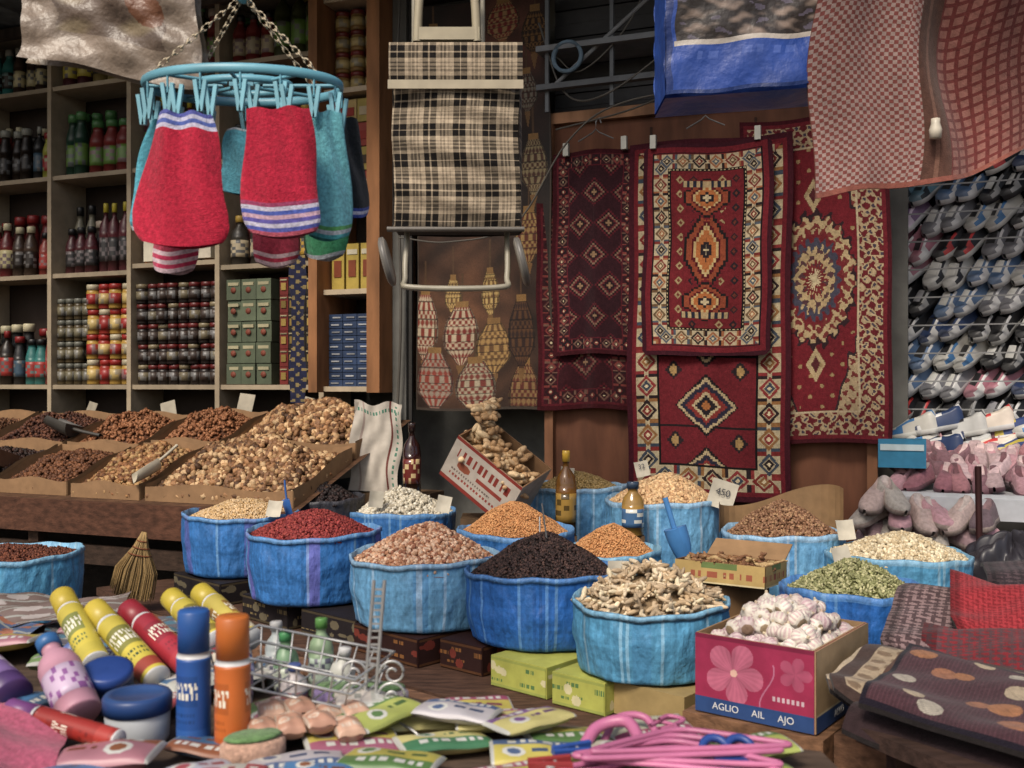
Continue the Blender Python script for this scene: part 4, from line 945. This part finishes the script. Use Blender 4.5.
def Ccc(u,v):
    X=u*1.15;Y=v*.85; i=(X/.0125).astype(int);j=(Y/.0125).astype(int)
    c=np.where(((i+j)%2==0)[:,None],H('#74403c'),H('#94807a'))
    m=X>.42; k=((i%3==0)|(j%3==0)); c[m]=np.where(k[m][:,None],H('#602e2c'),H('#80564e'))
    m=(X>.33)&(X<.42); c[m]=H('#4f362e'); m=(X>.36)&(X<.37); c[m]=H('#6a4c40')
    c[v<.02]=H('#7d4a40'); return c
grid(mb,int(1.15/.0125)*2,int(.85/.0125)*2,Pcc,Ccc); grid(mb,40,30,lambda u,v:Pcc(u,v)+[0,.01,0],H('#6a4038'))
mb.obj('checked_cloth',CLOTH)
mb=MB(); lathe(mb,[(.001,-.03),(.018,-.028),(.02,0),(.014,.02),(.014,.035),(.001,.036)],16,T((1.365,3.30,2.32)),H('#b0a898')); mb.obj('cloth_tie_knob',PLAST)
mb=MB(); tube(mb,[(1.0,3.15,2.98),(2.4,3.15,2.98)],.015,H('#777777'),8); tube(mb,[(1.1,3.15,2.98),(1.1,3.15,4.1)],.01,H('#777777'),8); mb.obj('hanging_rail',METAL)

# ---------------------------------------------------------------- right-hand mats
mb=MB(); prism(mb,[(.78,2.32),(1.02,2.85),(1.35,3.2),(2.6,3.0),(2.4,1.3),(1.2,1.45)],.69,.725,H('#3a2a24'))
for p in ((1.25,1.6),(.9,2.35),(2.2,1.5),(2.3,2.9)): box(mb,(p[0],p[1],.345),(.06,.06,.69),H('#3a2a24'))
mb.obj('mat_table',PLANK)
def mat_sheet(name,o,e1,e2,z,cf,nu=120,nv=120,wav=.010,droop=.05,ph=0,zf=None,rnd=0):
    o=np.array(o);e1=np.array(e1);e2=np.array(e2); mb=MB()
    def P(u,v):
        if rnd:
            a=(u-.5)*2;b=(v-.5)*2; k=np.where((np.abs(a)>1-rnd)&(np.abs(b)>1-rnd),1-.29*rnd*np.minimum((np.abs(a)-1+rnd),(np.abs(b)-1+rnd))/rnd,1); u=.5+a*k/2; v=.5+b*k/2
        xy=o[None]+u[:,None]*e1+v[:,None]*e2
        zz=z+wav*np.sin(u*7+ph+v*3)+wav*.5*np.sin(v*11+ph)+wav*.3*np.sin(u*19-v*13)-droop*(np.clip(.18-u,0,1)/.18)**2
        if zf: zz=zz+zf(u,v)
        return np.concatenate([xy,zz[:,None]],1)
    grid(mb,nu,nv,P,cf)
    lowt=np.array([0,0,.012])
    grid(mb,40,40,lambda u,v:P(u,v)-lowt,H('#2a2422'))
    for e in (0,1):
        grid(mb,60,1,lambda u,v: P(u,0*u+e)-lowt*v[:,None],H('#1f1a1a')); grid(mb,60,1,lambda u,v: P(0*u+e,u)-lowt*v[:,None],H('#1f1a1a'))
    return mb.obj(name,CLOTH)
def Cm1(u,v):
    c=np.tile(H('#40282e'),(len(u),1)); c*=(1+.16*np.sign(np.sin(v*420)))[:,None]
    k=0
    for a in (.17,.42,.67,.9):
        for b in (.1,.27,.44,.62,.8):
            k+=1; aa=a+.05*math.sin(k*2.3); bb=b+.03*math.cos(k*1.7)+(.07 if k%2 else 0); rr_=.038+.012*math.sin(k*5.1); col=['#94623f','#a09078','#9a9284','#8c5c42'][k%4]
            r=np.hypot((u-aa)*.48,(v-bb)*.65); m=r<rr_; c[m]=H(col); m=m&(np.sin((u*.48-v*.65)*700)>.3); c[m]=H(col)*.6
    m=(u<.03)|(u>.97)|(v<.02)|(v>.98); c[m]=H('#15101a'); return c
mat_sheet('spotted_doormat',(.775,2.29),(.27,.40),(.40,-.52),.805,Cm1,nu=170,nv=200,ph=1,droop=.03)
def Cm2(u,v):
    c=np.tile(H('#3a2c28'),(len(u),1)); d=np.minimum(np.minimum(u,1-u),np.minimum(v,1-v)); m=d>.06; c[m]=H('#8c7c66'); m=m&(np.sin(u*50)*np.sin(v*50)>.2); c[m]=H('#6a5846'); m=(d>.14)&(d<.18); c[m]=H('#4a342c'); return c
mat_sheet('doormat',(.74,2.46),(.26,.36),(.5,-.42),.785,Cm2,ph=2,rnd=.3,droop=.04)
mat_sheet('doormat',(.76,2.56),(.26,.32),(.5,-.42),.768,lambda u,v: np.where((np.minimum(u,1-u)>.08)[:,None],H('#988a76'),H('#4a3c34')),ph=3,nu=60,nv=60,rnd=.3,droop=.04)
mat_sheet('doormat',(.75,2.33),(.3,.38),(.5,-.60),.765,lambda u,v: np.tile(H('#2a1e20'),(len(u),1)),ph=3,nu=40,nv=40,droop=.05)
def weave(a,b,k=90):
    A,B=H(a),H(b); return lambda u,v: np.where(((np.sin(u*k)+np.sin(v*k*1.2)+.5*np.sin((u+v)*k*.7))>.2)[:,None],A,B)*np.where((np.minimum(u,v)<.05)|(u>.95),.55,1)[:,None]
mat_sheet('folded_rug',(1.00,2.80),(.22,.42),(.65,-.22),.765,weave('#7a6464','#443436',140),zf=lambda u,v:.10*np.sin(u*1.57),ph=1,droop=.02,rnd=.2)
mat_sheet('folded_rug',(1.22,2.85),(.14,.33),(.5,-.2),.815,weave('#6d1c22','#8a2a30',200),zf=lambda u,v:.10*np.sin(u*2.2)*(1-.6*v),ph=2.4,droop=.03,rnd=.25,wav=.016)
mat_sheet('folded_rug',(1.07,2.70),(.16,.34),(.75,-.25),.765,weave('#6a2026','#4a3034',160),zf=lambda u,v:.05*np.sin(u*1.8),ph=4,droop=.02,rnd=.2,wav=.014)
mat_sheet('folded_rug',(1.42,3.02),(.14,.40),(.7,-.25),.82,weave('#43363a','#2a2226',150),zf=lambda u,v:.11*np.sin(u*2.0),ph=5,droop=.03,rnd=.2)
mb=MB(); prism(mb,[(1.12,2.88),(1.3,3.2),(2.3,3.0),(2.2,2.6)],.727,.76,H('#3a2a28')); mb.obj('folded_rug',CLOTH)
mb=MB()
def Pdb(u,v):
    th=u*math.pi*2; ph=v*math.pi; r=.17*(1+.12*np.sin(5*th+3*ph)+.07*np.sin(11*th+ph*5)+.04*np.sin(23*th-ph*9)); return np.stack([1.98+r*1.2*np.cos(th)*np.sin(ph),4.05+r*np.sin(th)*np.sin(ph),.72+r*1.0*np.cos(ph)],1)
grid(mb,90,60,Pdb,H('#2c2a30')); mb.obj('dark_plastic_sack',PLAST)
mb=MB(); box(mb,(1.98,4.05,.28),(.5,.4,.54),H('#4a3a2c')); mb.obj('cardboard_box',PAPER)

# ---------------------------------------------------------------- foreground table & goods
FZ=.85
mb=MB(); prism(mb,[(-2.4,1.0),(-2.4,3.0),(-1.0,2.75),(-.55,2.35),(0.0,2.0),(.55,1.82),(.6,1.0)],FZ-.04,FZ-.003,H('#4a3c32'))
for p in ((-2.2,1.2),(-1.2,2.65),(.45,1.2),(-.1,1.85),(-2.2,2.8)): box(mb,(p[0],p[1],.4),(.06,.06,.8),H('#4a3c32'))
mb.obj('foreground_table',PLANK)
def packet(mb,x,y,z,w,l,h,rot,c1,c2,tilt=(0,0),boxy=.3,c3='#b4b4ae',wr=1):
    # sealed pack: rectangular label panel, bar, circle logo and two lines of print
    M=T((x,y,z+h/2),(tilt[0],tilt[1],rot)); r=random.Random(int(x*999)+int(y*77))
    A,B=H(c1),H(c2); Cw=H(c3); side=r.random()<.5; lx=r.uniform(.22,.35)
    def C(u,v):
        c=np.tile(A,(len(u),1)); q=v if side else 1-v
        m=(q>.62); c[m]=B
        m=(((u-lx)*w)**2+((q-.32)*l)**2<(min(w,l)*.2)**2); c[m]=Cw
        m=(((u-lx)*w)**2+((q-.32)*l)**2<(min(w,l)*.12)**2); c[m]=B
        m=(u>lx+.2)&(u<.9)&(np.abs(q-.38)<.06)&(np.sin(u*55)+np.sin(u*23+lx*9)>-.5); c[m]=B*.6
        m=(u>.12)&(u<.88)&(np.abs(q-.78)<.07)&(np.sin(u*48+3)+np.sin(u*31)>-.4); c[m]=Cw
        m=(u<.035)|(u>.965); c[m]=Cw*.8
        return c
    sw=r.uniform(0,6)
    def P(u,v):
        bul=h/2*np.clip(np.sin(u*math.pi),0,1)**boxy*np.clip(np.sin(v*math.pi),0,1)**boxy
        return xf(M,np.stack([(u-.5)*w,(v-.5)*l,bul+wr*.0012*np.sin(u*11+v*5+sw)],1))
    grid(mb,56,40,P,C); grid(mb,10,10,lambda u,v: xf(M,np.stack([(u-.5)*w,(v-.5)*l,-h/2*np.clip(np.sin(u*math.pi),0,1)**boxy*np.clip(np.sin(v*math.pi),0,1)**boxy],1)),A)
mb=MB(); cs=['#3f6a94','#9a9aa4','#94444a','#6a8450','#a09044','#54486e','#9a9a92','#94646e','#3a5a7a','#aca49c','#7a4a30']
for i in range(95):
    x=U_(-2.1,-.28); y=U_(1.5,2.85)
    if y> (2.75 if x<-1 else 2.70-(x+1)*.95): continue
    packet(mb,x,y,FZ+U_(0,.03),U_(.1,.19),U_(.07,.12),U_(.02,.045),R_()*6,random.choice(cs),random.choice(cs),(U_(-.12,.12),U_(-.12,.12)))
mb.obj('wrapped_packets',PLAST)
mb=MB()
ty=['#9c9440','#a89c48','#90984c','#aca468','#a09ca0','#a4a490']; tb=['#3a6a4a','#8a4460','#4a6a3a','#8a5064','#44587a','#6a4a7a']
for (x,y,rt) in ((-.36,1.90,.35),(-.19,1.93,.25),(-.03,1.90,.15),(.10,1.84,.3),(-.28,1.80,.3),(-.12,1.80,.4),(.04,1.74,.1),(-.36,1.70,.2),(-.2,1.69,-.2),(-.02,1.64,.3),(.40,1.74,.2),(.25,1.86,.35),(-.08,1.97,.2),(.38,1.62,.1),(.2,1.72,-.3),(.12,1.60,.2)):
    packet(mb,x,y,FZ+U_(0,.015),U_(.15,.17),U_(.09,.10),.028,rt+U_(-.1,.1),random.choice(ty),random.choice(tb),(U_(-.08,.08),U_(-.08,.08)),.25)
for (x,y,rt) in ((-.24,1.87,.9),(-.1,1.88,-.3),(.03,1.83,.6)):
    packet(mb,x,y,FZ+.035,.15,.09,.026,rt,random.choice(ty),random.choice(tb),(U_(-.1,.1),U_(-.1,.1)),.25)
mb.obj('tissue_packets',PLAST)
# sponge blocks, pastel
mb=MB()
for (x,y,rt,c) in ((-.30,1.98,.4,'#9a80a4'),(-.26,2.02,.1,'#a4989c'),(-.34,2.02,-.3,'#7a6a94'),(-.44,1.74,.5,'#b08c78')):
    M=T((x,y,FZ+.03),(0,0,rt)); lathe(mb,[(.001,-.018),(.05,-.018),(.056,-.012),(.056,.012),(.05,.018),(.001,.018)],24,M@T((0,0,0),(0,0,0),(1,.62,1)),H(c)); lathe(mb,[(.001,.019),(.044,.019),(.05,.0225),(.044,.026),(.001,.026)],24,M@T((0,0,0),(0,0,0),(1,.62,1)),H('#5a7a4a'))
mb.obj('bath_sponges',TERRY)
mb=MB()
for i in range(8): packet(mb,-.44+(i%4)*.05,1.80+.075*(i//4),FZ+.025+.006*(i%3),.05,.075,.038,-1.2+1.57+U_(-.1,.1),'#a07864','#b4907a',(U_(-.1,.1),0),.28,'#b8a898')
mb.obj('soap_bars',PLAST)
def film(name,o,w,l,z,rot,c1,c2):
    mb=MB(); M=T((o[0],o[1],z),(0,0,rot))
    f=lambda u,v: xf(M,np.stack([(u-.5)*w,(v-.5)*l,.010*np.sin(u*9+v*5)+.008*np.sin(v*11-u*7)+.004*np.sin(u*23+v*9)],1))
    grid(mb,90,90,f,lambda u,v: np.where((np.sin(u*22+np.sin(v*9)*2)*np.sin(v*27)>.35)[:,None],H(c2),np.where((np.sin(v*50+np.sin(u*9))>.8)[:,None],H('#8a8a84'),H(c1)))); return mb.obj(name,PLAST)
film('plastic_packaging',(-1.3,2.72),.5,.35,.90,.2,'#6a5a54','#98908c'); film('plastic_packaging',(-1.35,2.45),.4,.3,.91,-.3,'#4a5a78','#94604a'); film('plastic_packaging',(-1.0,2.6),.35,.28,.88,.3,'#5d5a60','#4a6a7a')
def standcan(name,x,y,r,h,body,band,cap,caph=.3,seed=1): mb=MB(); can(mb,T((x,y,FZ),(0,0,seed)),r,h,H(body),H(band),H(cap),36,caph,ink=H(body)*.6,seed=seed); return mb.obj(name,PLAST)
standcan('hairspray_can',-.491,1.80,.031,.243,'#b05a20','#a44e18','#b4601f',.3,1)
standcan('hairspray_can',-.572,1.84,.030,.245,'#204a8c','#2a5698','#245294',.3,2)
def lying(name,p0,p1,r,body,band,cap,ink='#1f4a34',seed=1):
    mb=MB(); L=np.linalg.norm(np.array(p1)-np.array(p0)); can(mb,axisM(p0,p1,seed),r,L,H(body),H(band),H(cap),32,.24,ink=H(ink),seed=seed)
    return mb.obj(name,PLAST)
lying('insecticide_can',(-.86,2.12,.92),(-1.02,2.32,1.02),.029,'#b0a034','#a89a34','#b09a28','#22503a',1)
lying('insecticide_can',(-.72,2.08,.90),(-.93,2.28,1.0),.029,'#b0a034','#8a3a2a','#b5a02c','#24402c',2)
lying('insecticide_can',(-.66,2.12,.91),(-.87,2.32,.99),.029,'#8e2430','#9a3038','#841f2a','#70202a',3)
lying('insecticide_can',(-.64,2.22,.94),(-.8,2.4,1.0),.028,'#b0a034','#7a6a2a','#b09c28','#3a3a20',4)
lying('insecticide_can',(-.58,2.28,.93),(-.75,2.46,1.0),.028,'#a89840','#b0a890','#b09c28','#6a2a20',5)
lying('insecticide_can',(-.6,2.18,.90),(-.8,2.3,.92),.028,'#842430','#a8a090','#b09c28','#6a2028',6)
lying('insecticide_can',(-.55,2.1,.89),(-.62,2.3,.94),.026,'#2a4480','#7a7aa0','#a8a8a8','#20305a',7)
mb=MB()
lathe(mb,[(.001,0),(.050,0),(.055,.01),(.057,.055),(.055,.058),(.060,.058),(.061,.083),(.057,.089),(.045,.089),(.043,.086),(.001,.087)],40,T((-.68,1.86,FZ),(0,0,0)),[H('#a0a4a8')]*4+[H('#1f3a6a')]*3+[H('#2a4676')]*3)
mb.obj('cream_tub',PLAST)
mb=MB(); lathe(mb,[(.001,0),(.045,0),(.05,.02),(.046,.05),(.048,.05),(.048,.075),(.04,.078),(.001,.076)],32,T((-.80,2.03,FZ+.02),(.3,.1,0)),[H('#2a5080')]*3+[H('#1f3a78')]*4); mb.obj('cream_tub',PLAST)
mb=MB(); bottle(mb,axisM((-.80,1.9,.885),(-.93,2.03,1.01),2),.040,.20,H('#b08090'),H('#a894aa'),H('#2f6298'),30,.45,ink=H('#7a4a80')); mb.obj('lotion_bottle',PLAST)
mb=MB(); bottle(mb,axisM((-.95,1.95,.90),(-1.15,2.1,.97),1),.042,.24,H('#46305e'),H('#6f5888'),H('#523070'),30,.5,ink=H('#b0a8b8')); mb.obj('shampoo_bottle',PLAST)
mb=MB(); can(mb,axisM((-.66,1.72,.9),(-.88,1.80,.93)),.019,.24,H('#86241c'),H('#963028'),H('#6a3a70'),24,.25,ink=H('#6a1c18')); mb.obj('red_spray_bottle',PLAST)
mb=MB(); lathe(mb,[(.001,0),(.03,0),(.034,.02),(.034,.05),(.028,.07),(.001,.075)],20,axisM((-1.0,1.82,.9),(-1.1,1.87,.95)),H('#a9a9b0')); mb.obj('roll_on_bottle',PLAST)
mb=MB()
for (x,y,h,c1,c2,c3) in ((-.46,2.10,.14,'#6a8a6a','#b0b8a8','#3a7a4a'),(-.40,2.14,.16,'#7a9070','#a8b8a8','#4a7a3a'),(-.5,2.2,.14,'#98a0a0','#b4b4b4','#a0a0a0'),(-.35,2.07,.12,'#a8a8a0','#8aa08a','#b0b0b0'),(-.95,2.2,.12,'#4a5a8a','#9898a8','#b0b0b0'),(-.54,2.02,.12,'#5a3a6a','#9888a0','#a0a0a0'),(-.43,2.02,.10,'#a8a0a0','#8a5a5a','#3a4a7a')):
    bottle(mb,T((x,y,FZ),(U_(-.1,.1),U_(-.1,.1),U_(0,6))),.026,h,H(c1),H(c2),H(c3),22,.4,ink=H('#5a5a6a'))
mb.obj('small_bottles',PLAST)
mb=MB()
grid(mb,90,90,lambda u,v: np.stack([-1.15+u*.46-.1*v,1.5+v*.36,.92+.05*np.sin(u*2.6+.6)*np.sin(v*2.6+.4)+.010*np.sin(u*11+v*5)+.006*np.sin(v*17+np.sin(u*9))-.1*np.clip(u-.75,0,1)],1),H('#a84e68')); mb.obj('pink_towel',TERRY)
mb=MB(); wc=H('#a4a4a4')
bx,by=-.262,1.93
for dx in (-.010,.010): tube(mb,spl([(bx+dx-.01,by,FZ),(bx+dx,by,.98),(bx+dx+.012,by,1.13)],6),.0035,wc,6)
for k in range(12): box(mb,(bx+.002+k*.0009,by,.97+k*.013),(.02,.003,.0035),wc)
def scr(cx_,cz_,r,sg,turns=1.4,y=by):
    t=np.linspace(0,turns*2*math.pi,40); rr=r*(1-t/(turns*2*math.pi)*.75); return [(cx_+sg*rr[i]*math.cos(t[i]),y,cz_+rr[i]*math.sin(t[i])) for i in range(40)]
for sg in (-1,1):
    for cz_,r in ((.955,.026),(.91,.03),(.872,.02)): tube(mb,scr(bx+sg*.038,cz_,r,-sg),.0028,wc,6)
    tube(mb,spl([(bx,by,.88),(bx+sg*.07,by-.05,.87),(bx+sg*.1,by-.07,FZ+.004)],6),.0028,wc,6)
mb.obj('scroll_candle_stand',METAL); mb=MB(); wc=H('#a8a8a8')
Mb=T((-.41,1.98,.925),(0,.12,-.25))
for z_,w_,l_ in ((.06,.30,.2),(0,.27,.17),(.03,.285,.185)): tube(mb,[(-w_/2,-l_/2,z_),(w_/2,-l_/2,z_),(w_/2,l_/2,z_),(-w_/2,l_/2,z_)],.003,wc,6,True,M=Mb)
for i in range(9):
    x=-.13+i*.0325
    tube(mb,[(x*1.1,-.1,.06),(x,-.085,0),(x,.085,0),(x*1.1,.1,.06)],.002,wc,5,M=Mb)
mb.obj('wire_basket',METAL)
mb=MB(); pk=H('#ac6084')
def hanger(mb,x,y,z,rot,c,tilt=.1,s=1):
    M=T((x,y,z),(tilt,0,rot),(s,s,s))
    tube(mb,spl([(-.19,0,0),(-.17,.012,0),(-.05,.075,0),(0,.09,0),(.05,.075,0),(.17,.012,0),(.19,0,0),(.17,-.008,0),(0,-.01,0),(-.17,-.008,0),(-.19,0,0)],6),.006,c,7,M=M)
    tube(mb,spl([(0,.09,0),(0,.12,0),(.025,.145,0),(.0,.17,0),(-.025,.15,0)],6),.0045,c,6,M=M)
for i in range(6): hanger(mb,.24+i*.008+U_(-.02,.02),1.60+i*.01,FZ+.035+i*.006,U_(-.25,.25),pk*U_(.9,1.15),U_(0,.04),.85)
mb.obj('plastic_hangers',PLAST)
mb=MB(); tube(mb,spl([(.12,1.74,.88),(.15,1.79,.90),(.20,1.79,.91),(.22,1.74,.89)],8),.011,pk,8); tube(mb,spl([(.16,1.80,.87),(.19,1.84,.90),(.24,1.84,.90),(.26,1.79,.87)],8),.007,pk,8)
for ox in (.33,.37): tube(mb,[(ox+.022*math.cos(q),1.66+.02*math.sin(q),.905+.015*math.sin(q)) for q in np.linspace(0,6.28,20,endpoint=False)],.007,H('#1f3a78'),8,True)
box(mb,(.35,1.63,.895),(.05,.03,.015),H('#1f3a78'),rot=(0,0,.2))
for (x,y,c,rt) in ((.1,1.68,'#2a4a90',.3),(.06,1.62,'#8a3030',.1)):
    M=T((x,y,.90),(.2,0,rt)); box(mb,(0,.008,0),(.07,.008,.012),H(c),M,(0,0,.1)); box(mb,(0,-.008,0),(.07,.008,.012),H(c),M,(0,0,-.1)); tube(mb,[(.01*math.cos(q),.012*math.sin(q),0) for q in np.linspace(0,6.28,12,endpoint=False)],.003,H('#8a8a8a'),6,True,M=M)
mb.obj('plastic_clamps',PLAST)

# ---------------------------------------------------------------- world, sun, camera
sc=bpy.context.scene
w=bpy.data.worlds.new('World'); sc.world=w; w.use_nodes=True; nt=w.node_tree
sky=nt.nodes.new('ShaderNodeTexSky'); sky.sky_type='NISHITA'; sky.sun_disc=False; sky.dust_density=4; sky.ozone_density=.3
vs=Vector((-.35,-.72,.85)); el=math.asin(vs.normalized().z); az=math.atan2(vs.x,vs.y)
sky.sun_elevation=el; sky.sun_rotation=az
bg=nt.nodes['Background']; nt.links.new(sky.outputs['Color'],bg.inputs['Color']); bg.inputs['Strength'].default_value=.15
sl=bpy.data.lights.new('sun','SUN'); sl.energy=3.3; sl.angle=math.radians(16); sl.color=(1,.92,.80)
so=bpy.data.objects.new('sun',sl); so.rotation_euler=vs.to_track_quat('Z','Y').to_euler(); so.location=(0,0,8); sc.collection.objects.link(so)
cam=bpy.data.cameras.new('camera'); cam.lens=36; cam.sensor_width=36; cam.clip_end=500
cam.dof.use_dof=True; cam.dof.focus_distance=4.4; cam.dof.aperture_fstop=5
co=bpy.data.objects.new('camera',cam); co.location=(0,0,1.5); co.rotation_euler=(math.pi/2,0,0); sc.collection.objects.link(co); sc.camera=co
sc.view_settings.view_transform='Standard'; sc.view_settings.look='None'; sc.view_settings.exposure=0
